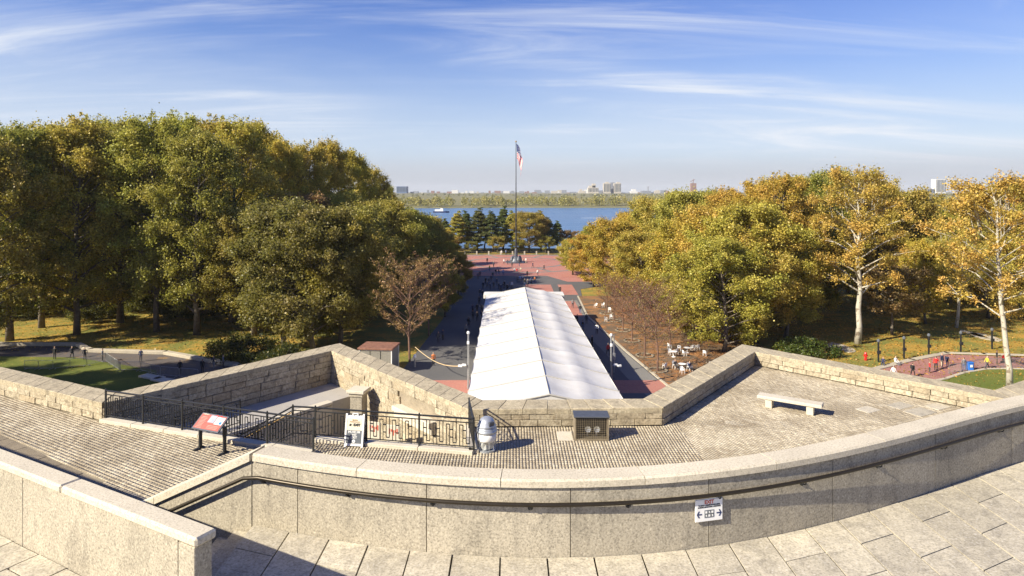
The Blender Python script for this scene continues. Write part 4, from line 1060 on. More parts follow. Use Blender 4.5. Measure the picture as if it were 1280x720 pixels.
# ------------------------------------------------------------------ flagpole and flag
fp = thing('flagpole', 'tall dark flagpole on a rounded bronze base in the red plaza', 'flagpole', (FPX, FPY, 0))
top = HZ(178, FPY)
mm = MB(); mm.tube([(0, 0, 1.5), (0, 0, 6), (0, 0, 20), (0, 0, top)], [.30, .24, .17, .09], 12); mm.build('pole', M['iron'], fp, smooth=True)
mm = MB(); mm.lathe([(3.4, 0), (3.4, .25), (2.0, .3), (1.8, .6), (1.5, 1.2), (1.1, 1.7), (.55, 2.0), (.45, 3.8), (.32, 4.4)], 20); mm.build('base', M['zinc_dark'], fp)
for k in range(4):
    a = k * math.pi / 2 + .6; mm = MB(); mm.lathe([(.6, .3), (.65, .9), (.45, 1.6), (.1, 2.1)], 10, (1.5 * math.cos(a), 1.5 * math.sin(a), 0)); mm.build('base_ornament', M['zinc_dark'], fp)
mm = MB(); mm.lathe([(.05, 0), (.26, .15), (.26, .4), (.05, .55)], 10, (0, 0, top)); mm.build('finial', M['golden_rail'], fp)
fl = thing('flag', 'limp American flag hanging from the top of the tall flagpole', 'flag', (FPX, FPY, 0))
def fpos(u, v, e=0):
    x = .15 + (u ** .7) * 3.2 * (1 - .45 * u) + .16 * math.sin(u * 9 + v * 2); y = .35 * math.sin(u * 13 + v * 3) * u + e
    return (x * (1 - .3 * v * u), y, top - .4 - v * 4.6 - u * 6.6 - .2 * math.sin(u * 6))
nu, nv = 40, 26; vs = [fpos(i / nu, j / nv) for j in range(nv + 1) for i in range(nu + 1)]; fs = []; ms = []
for j in range(nv):
    for i in range(nu):
        fs.append((j * (nu + 1) + i, j * (nu + 1) + i + 1, (j + 1) * (nu + 1) + i + 1, (j + 1) * (nu + 1) + i)); ms.append(2 if (i < nu * .4 and j < 14) else (0 if (j // 2) % 2 == 0 else 1))
mm = MB(); mm.add(vs, fs); mm.m = ms; mm.build('flag_cloth', [plain('flag_red', (.62, .015, .02), .8), M['white'], plain('flag_blue', (.03, .05, .18), .8)], fl)
mm = MB()
for r_ in range(9):
    for c in range(6 if r_ % 2 == 0 else 5):
        u = (.035 + c * .066 + (.033 if r_ % 2 else 0)); v = .035 + r_ * .055; p = Vector(fpos(u, v, -.05)); mm.add([tuple(p + Vector((-.07, 0, -.05))), tuple(p + Vector((.07, 0, -.05))), tuple(p + Vector((0, 0, .09)))], [(0, 1, 2)])
mm.build('stars', M['white'], fl)

# ------------------------------------------------------------------ plaza edge railing, poles, kiosk, cable
pe = thing('plaza_balustrade', 'low dark balustrade along the water side of the red plaza', 'balustrade')
for k in range(23):
    X = -46 + k * 4.2; mm = MB(); mm.box((X, 225.2, .6), (.5, .5, 1.2)); mm.build('post', M['path_stone'], pe)
for z in (.45, 1.0): mm = MB(); mm.box((0, 225.2, z), (93, .16, .12)); mm.build('rail', M['iron'], pe)
mm = MB()
for k in range(300): mm.box((-46 + k * .308, 225.2, .7), (.05, .05, .55))
mm.build('balusters', M['iron'], pe)
def camera_pole(px, D, ytop, label, flip):
    X = AT(px, D); H = HZ(ytop, D); t = thing('camera_pole', label, 'pole', (X, D, 0)); mm = MB(); mm.tube([(0, 0, 0), (0, 0, H)], [.12, .09], 10); mm.build('mast', M['galv'], t)
    mm = MB(); mm.box((0, -.12, H - .9), (.26, .24, .34), ch=.03); mm.build('junction_box', M['white'], t)
    mm = MB(); mm.tube([(0, 0, 2.65), (flip * .75, -.2, 2.55)], .04, 6); mm.build('arm', M['galv'], t)
    for k in range(2): mm = MB(); mm.box((flip * (.45 + .42 * k), -.25, 2.75 - .1 * k), (.46, .24, .22), flip * .3, ch=.03); mm.build('camera_housing', M['white'], t)
    mm = MB(); mm.lathe([(.05, 0), (.16, .1), (.16, .3), (.03, .38)], 10, (0, 0, H)); mm.build('top_dome', M['white'], t)
    return t
camera_pole(585.3, 71.5, 418, 'grey camera pole left of the tent with white cameras', -1)
camera_pole(764, 71.5, 421, 'grey camera pole right of the tent with white cameras', 1)
t = thing('slim_post', 'slim pale post just behind the right camera pole', 'post', (AT(767.5, 78), 78, 0)); mm = MB(); mm.tube([(0, 0, 0), (0, 0, 4.6)], .06, 8); mm.build('shaft', M['galv'], t); mm = MB(); mm.box((0, -.1, 2.0), (.3, .2, .8), ch=.02); mm.build('control_box', M['galv'], t)
pts = [Vector((AT(519, 80), 80, HZ(434, 80))).lerp(Vector((AT(584, 71.5), 71.5, HZ(457, 71.5))), k / 12) - Vector((0, 0, 1.1 * math.sin(math.pi * k / 12) ** 1)) for k in range(13)]
pts = [Vector((AT(519, 80), 80, HZ(434, 80))).lerp(Vector((AT(584, 71.5), 71.5, HZ(457, 71.5))), k / 12) - Vector((0, 0, .9 * math.sin(math.pi * k / 12))) for k in range(13)]
mm = MB(); mm.tube([tuple(p) for p in pts], .045, 5); tag(mm.build('cable', plain('cable_buff', (.55, .42, .24), .7)), 'buff cable sagging from the half-bare tree to the left camera pole', 'cable')
D = 79; X = AT(474, D)
ks = thing('glass_kiosk', 'small glazed kiosk with a flat red-brown roof behind the left parapet', 'kiosk', (X, D, 0), R(-6))
mm = MB(); mm.box((0, 0, 3.0), (4.4, 3.4, .24), ch=.04); mm.build('roof', plain('rust_roof', (.22, .105, .07), .8, 0, .3, 3), ks)
for a in (-2, 2):
    for b in (-1.5, 1.5): mm = MB(); mm.box((a, b, 1.44), (.12, .12, 2.88)); mm.build('post', M['white'], ks)
mm = MB(); mm.box((0, -1.5, 2.82), (3.88, .10, .10)); mm.box((0, -1.5, .1), (3.88, .1, .2)); mm.build('frame', M['white'], ks)
for k in range(3): mm = MB(); mm.box((-1.3 + 1.3 * k, -1.5, 1.48), (1.2, .04, 2.5)); mm.build('pane', plain('kiosk_glass', (.25, .24, .21), .12), ks)
mm = MB(); mm.box((0, 1.5, 1.44), (3.88, .06, 2.86)); mm.box((-2, 0, 1.44), (.06, 2.88, 2.86)); mm.box((2, 0, 1.44), (.06, 2.88, 2.86)); mm.build('back_wall', M['slate'], ks)
# small lamp post head seen over the parapet
t = thing('bollard_light', 'small pale bollard light beside the half-bare tree', 'light', (AT(518.5, 80.5), 80.5, 0)); mm = MB(); mm.tube([(0, 0, 0), (0, 0, 1.1)], .10, 8); mm.build('stem', M['galv'], t); mm = MB(); mm.lathe([(.12, 1.1), (.2, 1.2), (.2, 1.45), (.06, 1.6)], 10); mm.build('head', M['white'], t)

# ------------------------------------------------------------------ trees
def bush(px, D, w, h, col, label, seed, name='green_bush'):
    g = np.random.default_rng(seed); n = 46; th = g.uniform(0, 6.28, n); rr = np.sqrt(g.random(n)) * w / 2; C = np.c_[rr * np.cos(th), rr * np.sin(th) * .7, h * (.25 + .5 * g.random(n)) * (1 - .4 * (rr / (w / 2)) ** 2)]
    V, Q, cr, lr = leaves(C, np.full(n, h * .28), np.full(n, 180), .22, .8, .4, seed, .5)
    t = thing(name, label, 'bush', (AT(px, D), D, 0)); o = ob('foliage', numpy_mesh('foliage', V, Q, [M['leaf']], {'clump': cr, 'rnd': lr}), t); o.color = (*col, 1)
    m_ = MB()
    for k in range(6): a = k * 1.05; m_.tube([(0, 0, 0), (math.cos(a) * w * .2, math.sin(a) * w * .15, h * .6)], [.05, .02], 5)
    m_.build('stems', M['bark'], t)
PROTO = {}
def make_tree(kind, seed, H, Rc, base, tr_, nl, per, leaf, profile='round', clumpr=.085, bark='bark', sub=4, density=1.0, lean=0.0, gap=0.0, fork=None):
    g = random.Random(seed); wood = MB(); C = []; RR = []
    tp = []; rr = []; hh = H * .93; wob = H * .012; bx_ = by_ = 0
    nseg = 9
    for i in range(nseg + 1):
        t = i / nseg; tp.append(Vector((bx_ + lean * H * t * t, by_, hh * t))); rr.append(tr_ * (1 - t) ** .75 * (1.25 if i == 0 else 1) + .02); bx_ += g.uniform(-wob, wob); by_ += g.uniform(-wob, wob)
    wood.tube([tuple(p) for p in tp], rr, 8)
    def prof(t):
        if profile == 'round': return math.sin(math.pi * (.14 + .80 * t)) ** .65
        if profile == 'tall': return math.sin(math.pi * (.18 + .76 * t)) ** .6 * (1 - .18 * t)
        if profile == 'cone': return (1 - t) ** .85 * .95 + .06
        if profile == 'vase': return .35 + .65 * math.sin(math.pi * (.05 + .75 * t))
        return 1
    cb = base * H
    for k in range(nl):
        t = ((k + .5) / nl) ** .92; z0 = cb + (H * .90 - cb) * t; ti = min(z0 / hh, .99) * nseg; i0 = int(ti); st_ = tp[i0].lerp(tp[min(i0 + 1, nseg)], ti - i0)
        az_ = k * 2.399 + g.uniform(-.5, .5); ln = Rc * prof(t) * g.uniform(.78, 1.12)
        if profile == 'cone': rise = g.uniform(-.08, .12)
        else: rise = g.uniform(.25, .75) + .5 * t
        dirv = Vector((math.cos(az_), math.sin(az_), rise)); zc = 0
        p1 = st_ + dirv * ln * .5; p2 = st_ + Vector((dirv.x * ln, dirv.y * ln, dirv.z * ln * .8 + (-.06 * ln if profile != 'cone' else 0)))
        p1 += Vector((g.uniform(-1, 1), g.uniform(-1, 1), g.uniform(-.3, .3))) * ln * .06
        r0 = max(.03, rr[i0] * .45) * (1 if profile != 'cone' else .6)
        wood.tube([tuple(st_), tuple(p1), tuple(p2)], [r0, r0 * .6, .02], 5, cap=False)
        for s in range(sub):
            f = .3 + .7 * (s + .5) / sub; q0 = (st_.lerp(p1, f * 2) if f < .5 else p1.lerp(p2, f * 2 - 1)); a2 = az_ + g.uniform(-1.4, 1.4)
            l2 = ln * g.uniform(.25, .5) * (1.15 - .5 * f); q1 = q0 + Vector((math.cos(a2) * l2, math.sin(a2) * l2, l2 * (g.uniform(-.05, .9) if profile != 'cone' else g.uniform(-.15, .2))))
            wood.tube([tuple(q0), tuple(q1)], [r0 * .35, .012], 4, cap=False)
            if g.random() > gap: C.append(tuple(q1)); RR.append(H * clumpr * g.uniform(.65, 1.25))
            if g.random() > gap + .15: C.append(tuple(q0.lerp(q1, .45))); RR.append(H * clumpr * g.uniform(.5, .95))
        if g.random() > gap: C.append(tuple(p2)); RR.append(H * clumpr * g.uniform(.6, 1.1))
    if profile in ('tall', 'round', 'vase'):
        for k in range(30 if profile != 'round' else 12):
            a = g.uniform(0, 6.28); rd = Rc * g.uniform(.05, .62); zb = H * (.93 - .26 * (rd / Rc) ** 1.5); up = H * g.choice((g.uniform(.01, .04), g.uniform(.04, .085)))
            wood.tube([(rd * math.cos(a) * .8, rd * math.sin(a) * .8, zb - H * .1), (rd * math.cos(a), rd * math.sin(a), zb + up)], [.05, .012], 4, cap=False)
            for q in range(3): C.append((rd * math.cos(a) + g.uniform(-.2, .2), rd * math.sin(a) + g.uniform(-.2, .2), zb + up * (q - .8) * .9)); RR.append(H * clumpr * (.55 - .12 * q))
    for s in range(3):
        C.append((tp[-1].x + g.uniform(-.6, .6), tp[-1].y + g.uniform(-.6, .6), H * (.93 + .02 * s))); RR.append(H * clumpr * g.uniform(.4, .8))
    RR = np.array(RR); cnt = np.maximum(6, (per * density * (RR / RR.mean()) ** 2)).astype(int)
    V, Q, cr, lr = leaves(C, RR, cnt, leaf, .95 if profile != 'cone' else .45, .5, seed, -1 if profile != 'cone' else .42)
    root = ob('tree_source', None); a = ob('trunk', wood.mesh('trunk', M[bark], True), root); b = ob('crown', numpy_mesh('crown', V, Q, [M['leaf']], {'clump': cr, 'rnd': lr}), root)
    PROTO[kind] = {'root': root, 'H': H, 'used': False}
    return root
make_tree('plane1', 11, 30, 6.8, .09, .42, 58, 125, .27, 'tall', .044, gap=.10)
make_tree('plane2', 12, 30, 7.2, .08, .45, 60, 125, .27, 'tall', .043, gap=.12)
make_tree('plane3', 13, 30, 6.2, .12, .38, 56, 120, .27, 'tall', .040, gap=.20)
make_tree('linden1', 21, 18, 5.6, .08, .30, 50, 165, .235, 'round', .062, sub=4)
make_tree('linden2', 22, 18, 5.0, .10, .28, 48, 165, .235, 'tall', .060, sub=4)
make_tree('linden3', 23, 18, 6.0, .06, .30, 52, 165, .235, 'round', .060, sub=4)
make_tree('syc1', 31, 24, 6.6, .26, .36, 34, 85, .20, 'tall', .040, bark='bark_white', gap=.22, sub=5)
make_tree('syc2', 32, 24, 6.2, .30, .28, 34, 85, .20, 'tall', .040, bark='bark_white', gap=.20, sub=5, lean=-.10)
make_tree('pine1', 41, 17, 3.8, .16, .26, 44, 80, .34, 'cone', .055, sub=3)
make_tree('pine2', 42, 17, 4.2, .22, .28, 36, 80, .34, 'cone', .062, sub=3)
make_tree('small', 61, 9, 3.6, .26, .14, 22, 90, .22, 'round', .085, sub=4, gap=.05)
def bare_tree(kind, seed, H, Rc, nl=26, leafn=10, leafsz=.16, twigs=5):
    g = random.Random(seed); wood = MB(); tp = [Vector((g.uniform(-.08, .08) * i, g.uniform(-.08, .08) * i, H * .95 * i / 8)) for i in range(9)]
    wood.tube([tuple(p) for p in tp], [.15 * (1 - i / 8.6) ** .8 + .015 for i in range(9)], 7); C = []
    for k in range(nl):
        t = k / nl; z0 = H * (.24 + .68 * t); i0 = int(z0 / (H * .95) * 8); s0 = Vector((tp[i0].x, tp[i0].y, z0)); az_ = k * 2.4 + g.uniform(-.4, .4); ln = Rc * math.sin(math.pi * (.2 + .72 * t)) ** .7 * g.uniform(.8, 1.1)
        dv = Vector((math.cos(az_), math.sin(az_), .55 + .5 * t)); p1 = s0 + dv * ln * .5; p2 = s0 + dv * ln + Vector((0, 0, .08 * ln)); wood.tube([tuple(s0), tuple(p1), tuple(p2)], [.05, .03, .010], 4, cap=False)
        for s in range(twigs):
            f = .25 + .72 * s / twigs; q0 = s0.lerp(p2, f); a2 = az_ + g.choice((-1, 1)) * g.uniform(.3, 1.1); l2 = ln * g.uniform(.25, .45); q1 = q0 + Vector((math.cos(a2) * l2, math.sin(a2) * l2, l2 * g.uniform(.3, 1.0)))
            wood.tube([tuple(q0), tuple(q1)], [.018, .007], 3, cap=False)
            for r_ in range(3):
                a3 = a2 + g.uniform(-1, 1); l3 = l2 * g.uniform(.3, .6); q2 = q0.lerp(q1, .35 + .3 * r_); q3 = q2 + Vector((math.cos(a3) * l3, math.sin(a3) * l3, l3 * g.uniform(.2, 1.1))); wood.tube([tuple(q2), tuple(q3)], [.011, .006], 3, cap=False); C.append(tuple(q3))
    V, Q, cr, lr = leaves(C, np.full(len(C), .42), np.full(len(C), leafn), leafsz, .8, .3, seed, .6)
    root = ob('tree_source', None); ob('trunk', wood.mesh('trunk', M['bark_twig'], False), root); ob('crown', numpy_mesh('crown', V, Q, [M['leaf']], {'clump': cr, 'rnd': lr}), root); PROTO[kind] = {'root': root, 'H': H, 'used': False}
bare_tree('bare1', 51, 10.5, 4.4, leafn=4, twigs=5)
bare_tree('bare2', 52, 10.5, 4.0, leafn=6, twigs=5)
bare_tree('halfbare', 53, 12.5, 4.6, 34, 8, .18, 7)
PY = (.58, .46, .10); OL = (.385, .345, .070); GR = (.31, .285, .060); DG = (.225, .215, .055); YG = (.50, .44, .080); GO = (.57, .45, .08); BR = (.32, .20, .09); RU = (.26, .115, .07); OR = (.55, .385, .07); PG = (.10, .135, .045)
def tree(kind, px, D, ytop, col, label, name='plane_tree', rz=None, wide=1.0, group=None):
    """Stands a copy of one of the grown trees at (column px, distance D) tall enough to reach row ytop."""
    p = PROTO[kind]; X = AT(px, D); H = HZ(ytop, D); s = H / p['H']; rz = random.uniform(0, 6.28) if rz is None else rz; sx = s ** .65 * wide
    r_ = copy_thing(p['root'], (X, D, -.05), rz, (sx, sx, s)); r_.name = name; tag(r_, label, 'tree', group)
    for c in r_.children:
        if c.data.name.startswith('crown'): c.name = 'crown'; c.color = (*[max(.01, v * random.uniform(.9, 1.1)) for v in col], 1)
        else: c.name = 'trunk'
    return r_
PL = ['plane1', 'plane2', 'plane3']; LI = ['linden1', 'linden2', 'linden3']
gL = 'tall trees massed in the left wood'; deep = 'tall olive tree deep in the left wood behind the front row'
front = [(-22, 88, 160, OL, 'tall olive tree cut by the left edge of the wood'), (12, 95, 150, GR, 'tall dark tree standing first in full at the left edge'), (52, 104, 150, YG, 'tall olive tree between the left edge tree and the two-stemmed trunk'),
         (96, 99, 142, YG, 'tall yellow-green tree whose dark trunk stands behind the left barrier'), (150, 108, 158, GR, 'tall olive tree left of the trunk before the sunny clearing'),
         (196, 101, 140, YG, 'tall yellow-green tree with bright lower sprays in the left wood'), (246, 99, 158, OL, 'tall tree with the thickest dark trunk in the left wood'), (290, 109, 143, YG, 'tall golden tree at the highest point of the left wood edge')]
for i, (px, D, yt, c, lab) in enumerate(front): tree(PL[i % 3], px, D, yt, c, lab, wide=.98)
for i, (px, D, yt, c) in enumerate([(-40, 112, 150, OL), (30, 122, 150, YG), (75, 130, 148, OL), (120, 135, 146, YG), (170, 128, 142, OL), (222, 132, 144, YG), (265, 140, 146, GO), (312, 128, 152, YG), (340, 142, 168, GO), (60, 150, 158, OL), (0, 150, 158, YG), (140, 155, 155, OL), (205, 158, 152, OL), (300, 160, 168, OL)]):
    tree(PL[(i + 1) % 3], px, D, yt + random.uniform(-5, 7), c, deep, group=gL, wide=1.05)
mid = [(352, 118, 172, GO, 'tall golden-brown tree where the left skyline starts to drop'), (385, 124, 174, YG, 'tall yellow-green tree right of the drop in the left skyline'), (412, 132, 170, YG, 'tall tree with the last high top of the left wood'), (440, 142, 185, GO, 'golden tree on the falling edge of the left wood'),
       (464, 152, 205, YG, 'yellow-green tree near the end of the left skyline'), (484, 168, 228, OL, 'last tall tree of the left skyline above the water')]
for i, (px, D, yt, c, lab) in enumerate(mid): tree(PL[i % 3], px, D, yt, c, lab, wide=.82)
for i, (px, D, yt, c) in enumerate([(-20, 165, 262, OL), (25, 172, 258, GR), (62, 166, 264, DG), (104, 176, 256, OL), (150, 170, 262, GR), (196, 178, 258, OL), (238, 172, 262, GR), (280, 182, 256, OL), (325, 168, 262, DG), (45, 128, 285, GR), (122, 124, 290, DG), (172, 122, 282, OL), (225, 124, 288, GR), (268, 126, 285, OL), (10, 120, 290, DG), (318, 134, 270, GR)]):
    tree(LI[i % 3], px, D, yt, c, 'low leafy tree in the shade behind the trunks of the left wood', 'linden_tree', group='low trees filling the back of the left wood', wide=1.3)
for i, (px, D, yt) in enumerate([(-125, 66, 195), (-200, 62, 200), (-110, 58, 205), (-170, 52, 215), (-560, 60, 190), (-420, 72, 195), (-480, 52, 185)]):
    tree(PL[i % 3], px, D, yt, OL, 'tall olive tree just beyond the left edge shading the small lawn', 'plane_tree', group='trees beyond the left edge', wide=.95)
for i, (px, D) in enumerate([(20, 112), (70, 118), (118, 110), (185, 118), (222, 112), (270, 116)]):
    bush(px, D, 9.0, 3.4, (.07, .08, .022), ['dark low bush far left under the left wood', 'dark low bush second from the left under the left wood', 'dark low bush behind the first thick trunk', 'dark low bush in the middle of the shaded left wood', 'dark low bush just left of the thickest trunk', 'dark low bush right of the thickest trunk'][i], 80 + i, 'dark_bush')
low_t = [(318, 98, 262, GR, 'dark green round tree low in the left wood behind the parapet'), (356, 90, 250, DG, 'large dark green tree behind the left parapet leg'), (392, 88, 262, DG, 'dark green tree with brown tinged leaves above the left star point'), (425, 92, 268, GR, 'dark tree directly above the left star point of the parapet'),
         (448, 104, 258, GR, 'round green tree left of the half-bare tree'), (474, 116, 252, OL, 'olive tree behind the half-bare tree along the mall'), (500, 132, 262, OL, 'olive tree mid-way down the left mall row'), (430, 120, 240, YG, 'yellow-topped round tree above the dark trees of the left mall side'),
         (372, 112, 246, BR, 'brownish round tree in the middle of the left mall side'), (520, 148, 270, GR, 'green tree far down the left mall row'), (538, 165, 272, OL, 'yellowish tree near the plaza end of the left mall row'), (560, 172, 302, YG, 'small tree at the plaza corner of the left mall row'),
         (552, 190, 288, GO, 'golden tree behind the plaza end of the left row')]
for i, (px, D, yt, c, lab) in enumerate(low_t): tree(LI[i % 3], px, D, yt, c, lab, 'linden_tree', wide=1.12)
tree('halfbare', 512, 83, 333, BR, 'half-bare reddish-brown tree with thin branches standing by the kiosk', 'autumn_tree', wide=1.0)
tree('halfbare', 536, 98, 332, BR, 'half-bare brown tree second in line by the left mall edge', 'autumn_tree', 2.0)
tree('linden2', 556, 113, 325, OL, 'small olive tree third in line by the left mall edge', 'linden_tree', wide=.8)
tree('linden1', 573, 136, 318, OL, 'small green tree beside the crowd on the left mall edge', 'linden_tree', wide=.8)
# water-side evergreens
pn = [(556, 243, 272, PG), (571, 236, 262, OL), (583, 246, 262, PG), (596, 238, 258, PG), (606, 244, 268, DG), (617, 236, 262, PG), (629, 246, 256, PG), (641, 240, 262, OL), (676, 244, 262, GR), (687, 236, 270, PG), (697, 247, 275, PG)]
pl_ = ['at the far left of the shore row', 'second in the shore row with olive foliage', 'third in the shore row', 'fourth in the shore row', 'fifth in the shore row, lower than its neighbours', 'sixth in the shore row', 'left of the flagpole and tallest in the shore row', 'just behind the flagpole', 'right of the broad olive tree by the water', 'second from the right by the water', 'at the right end of the shore row, open branched']
for i, ((px, D, yt, c), l_) in enumerate(zip(pn, pl_)): tree(['pine1', 'pine2'][i % 2], px, D, yt, c, 'dark conifer ' + l_, 'pine_tree', wide=1.25)
tree('linden1', 661, 233, 266, OL, 'broad olive-green round tree right of the flagpole by the water', 'linden_tree', wide=1.35)
tree('small', 711, 240, 290, BR, 'small brown tree by the water between shore row and golden trees', 'small_tree', wide=1.2)
for i, (px, c) in enumerate(((565, BR), (590, DG), (622, OL), (645, DG), (682, OL))): tree('small', px, 230, 297 + (i % 2) * 6, c, ['brown bush-like tree', 'dark low tree', 'low olive tree', 'low dark tree', 'low rounded olive tree'][i] + ' under the conifers by the plaza edge, ' + ['leftmost', 'second', 'middle', 'by the flagpole', 'rightmost'][i], 'small_tree', wide=1.3)
# right side
rt_ = [(716, 170, 300, GO, 'golden tree at the left tip of the right-hand mass beside the plaza'), (738, 182, 283, OL, 'green-gold tree top beside the water at the right mass'), (742, 150, 294, GO, 'golden tree second along the right mall row'), (766, 136, 276, OR, 'deep golden tree third along the right mall row'), (792, 152, 264, GO, 'golden tree rising behind the right mall row'),
       (800, 122, 290, GO, 'golden tree fourth along the right mall row'), (822, 138, 250, YG, 'green-gold tree where the right skyline climbs'), (845, 112, 276, YG, 'yellow-green tree fifth along the right mall row'), (862, 130, 240, YG, 'rounded yellow-green tree on the right skyline'), (890, 105, 262, GO, 'broad golden tree in the heart of the right mass'),
       (905, 122, 232, GO, 'golden tree on the skyline left of the dark green top'), (930, 96, 258, YG, 'yellow-green tree in the heart of the right mass above the parapet'), (948, 112, 222, OR, 'orange-gold tree on the right skyline'), (975, 104, 213, OR, 'tall orange-gold tree left of the green tree on the right skyline'),
       (905, 88, 300, YG, 'low green-gold tree behind the raised right parapet leg'), (945, 93, 292, GO, 'low golden tree above the right star point'), (982, 97, 285, YG, 'low green-gold tree beside the green bush'), (868, 96, 318, YG, 'low yellow-green tree behind the cafe chairs'),
       (1020, 112, 214, GR, 'dark green tree behind the left white-barked sycamore'), (1044, 124, 206, GR, 'rounded green treetop at the right skyline peak'), (1100, 116, 222, YG, 'yellow-green tree right behind the sycamore'), (1128, 122, 240, OL, 'olive tree on the right skyline before the white tower'), (1150, 135, 256, GR, 'green tree just below the far white tower'), (1012, 112, 262, GO, 'golden tree left beside the white-barked sycamore')]
for i, (px, D, yt, c, lab) in enumerate(rt_):
    tree(LI[i % 3] if HZ(yt, D) < 23 else PL[i % 2], px, D, yt, c, lab, 'linden_tree' if HZ(yt, D) < 23 else 'plane_tree', wide=1.12 if HZ(yt, D) < 23 else .95)
for i, (px, D, yt, c) in enumerate([(1180, 130, 270, YG), (1205, 142, 264, OL), (1235, 128, 240, GO), (1270, 135, 232, YG), (1310, 120, 225, GO), (1350, 110, 215, YG), (1060, 140, 228, OL), (985, 135, 222, YG), (1090, 150, 235, GR), (1330, 150, 235, OL)]):
    tree(LI[i % 3], px, D, yt, c, 'autumn tree standing well back in the right wood behind the lawn', 'linden_tree', group='trees at the back of the right wood', wide=1.15)
tree('syc1', 1072, 93, 208, PY, 'white-barked sycamore with forked limbs, its trunk rising by the red hydrant', 'sycamore_tree', 1.0, wide=1.05)
tree('syc2', 1262, 71, 214, PY, 'leaning white-trunked sycamore beside the small lawn at right', 'sycamore_tree', .35, wide=1.05)
tree('syc1', 1320, 82, 212, PY, 'golden sycamore cut off by the right edge', 'sycamore_tree', 3.0, wide=1.0)
tree('syc2', 1195, 104, 268, PY, 'golden sycamore between the two white-barked ones', 'sycamore_tree', 2.2, wide=1.0)
tree('small', 1115, 99, 340, BR, 'small brown-leaved tree right of the hydrant on the grass', 'small_tree', wide=1.35)
tree('linden2', 1157, 107, 300, GO, 'small golden tree with a dark trunk in the shade at right', 'linden_tree', wide=.85)
tree('linden3', 1235, 112, 282, GO, 'golden tree with leafy low crown behind the information posts', 'linden_tree', wide=1.0)
for i, (px, py, yt) in enumerate(((822, 463, 362), (806, 444.5, 360), (790, 426, 358), (779, 413, 352), (768, 401, 350), (758, 392, 346))):
    D = (CAM_Z - .1) * F / (py - 240)
    tree(['bare1', 'bare2'][i % 2], px, D, yt, RU if i else BR, ['bare young tree nearest the parapet in the cafe row', 'reddish bare young tree second in the cafe row', 'reddish bare young tree third in the cafe row', 'reddish bare young tree fourth in the cafe row', 'reddish bare young tree fifth in the cafe row', 'reddish bare young tree last in the cafe row'][i], 'young_tree', wide=.82)
    X = AT(px, D); m2 = MB()
    for k in range(12):
        a = k * math.pi / 6; m2.box((1.1 * math.cos(a), 1.1 * math.sin(a), .06), (.5, .26, .12), a + math.pi / 2 + random.uniform(-.2, .2), ch=.03)
    o = m2.build('tree_ring', M['flagstone'], None, loc=(X, D, .09)); tag(o, ['ring of pale stones around the nearest bare cafe tree', 'ring of pale stones around the second bare cafe tree', 'ring of pale stones around the third bare cafe tree', 'ring of pale stones around the fourth bare cafe tree', 'ring of pale stones around the fifth bare cafe tree', 'ring of pale stones around the last bare cafe tree'][i], 'stone ring')
for i, (px, D, yt, c) in enumerate([(838, 92, 372, RU), (852, 100, 365, RU), (826, 104, 362, RU), (812, 112, 356, RU)]):
    tree(['bare2', 'bare1'][i % 2], px, D, yt, c, 'reddish bare young tree, %s of the four behind the cafe row' % ['nearest', 'second nearest', 'third', 'farthest'][i], 'young_tree', group='bare young trees behind the cafe row')
for p in PROTO.values():
    for c in list(p['root'].children): bpy.data.objects.remove(c)
    bpy.data.objects.remove(p['root'])
bush(1008, 86, 8.0, 2.9, (.075, .115, .022), 'spreading green bush behind the sunlit right parapet leg', 71)
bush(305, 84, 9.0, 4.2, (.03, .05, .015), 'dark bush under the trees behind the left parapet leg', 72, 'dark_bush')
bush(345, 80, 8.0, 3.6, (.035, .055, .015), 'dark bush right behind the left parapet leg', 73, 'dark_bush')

# ------------------------------------------------------------------ buildings glimpsed behind the left wood
def pale_building(px, D, w, h, d, label, matk='f_white'):
    t = thing('pale_building', label, 'building', (AT(px, D), D, 0)); mm = MB(); mm.box((0, 0, h / 2), (w, d, h)); mm.build('wall', M[matk], t)
    mm = MB(); mm.box((0, 0, h + .2), (w + .8, d + .8, .4)); mm.build('roof', M['galv'], t); n = int(w / 2.4)
    for k in range(n): mm = MB(); mm.box((-w / 2 + (k + .5) * w / n, -d / 2 - .02, h * .55), (1.1, .1, h * .35)); mm.build('window', M['glass_dark'], t)
pale_building(300, 178, 22, 11.5, 8, 'pale building glimpsed through the left wood')
pale_building(70, 176, 16, 5.0, 8, 'low grey building glimpsed low between the left trunks', 'f_grey')

# ------------------------------------------------------------------ barriers, posts, hydrant, bins
def barrier_proto():
    t = ob('crowd_barrier', None); t['category'] = 'barrier'; m1 = MB(); m1.tube([(-1.1, 0, .15), (-1.1, 0, 1.05), (-1.0, 0, 1.12), (1.0, 0, 1.12), (1.1, 0, 1.05), (1.1, 0, .15), (-1.1, 0, .15)], .024, 6); m1.build('frame', M['galv'], t)
    m2 = MB()
    for k in range(15): m2.tube([(-1.0 + k * .143, 0, .15), (-1.0 + k * .143, 0, 1.12)], .011, 4, cap=False)
    m2.build('bars', M['galv'], t)
    for s in (-.8, .8): m3 = MB(); m3.box((s, 0, .05), (.06, .62, .04)); m3.box((s, 0, .11), (.05, .05, .12)); m3.build('foot', M['galv'], t)
    return t
ORD = ['first', 'second', 'third', 'fourth', 'fifth', 'sixth', 'seventh', 'eighth', 'ninth', 'tenth', 'eleventh', 'twelfth', 'thirteenth', 'fourteenth', 'fifteenth', 'sixteenth', 'seventeenth', 'eighteenth']
bp = barrier_proto(); nb_ = 0
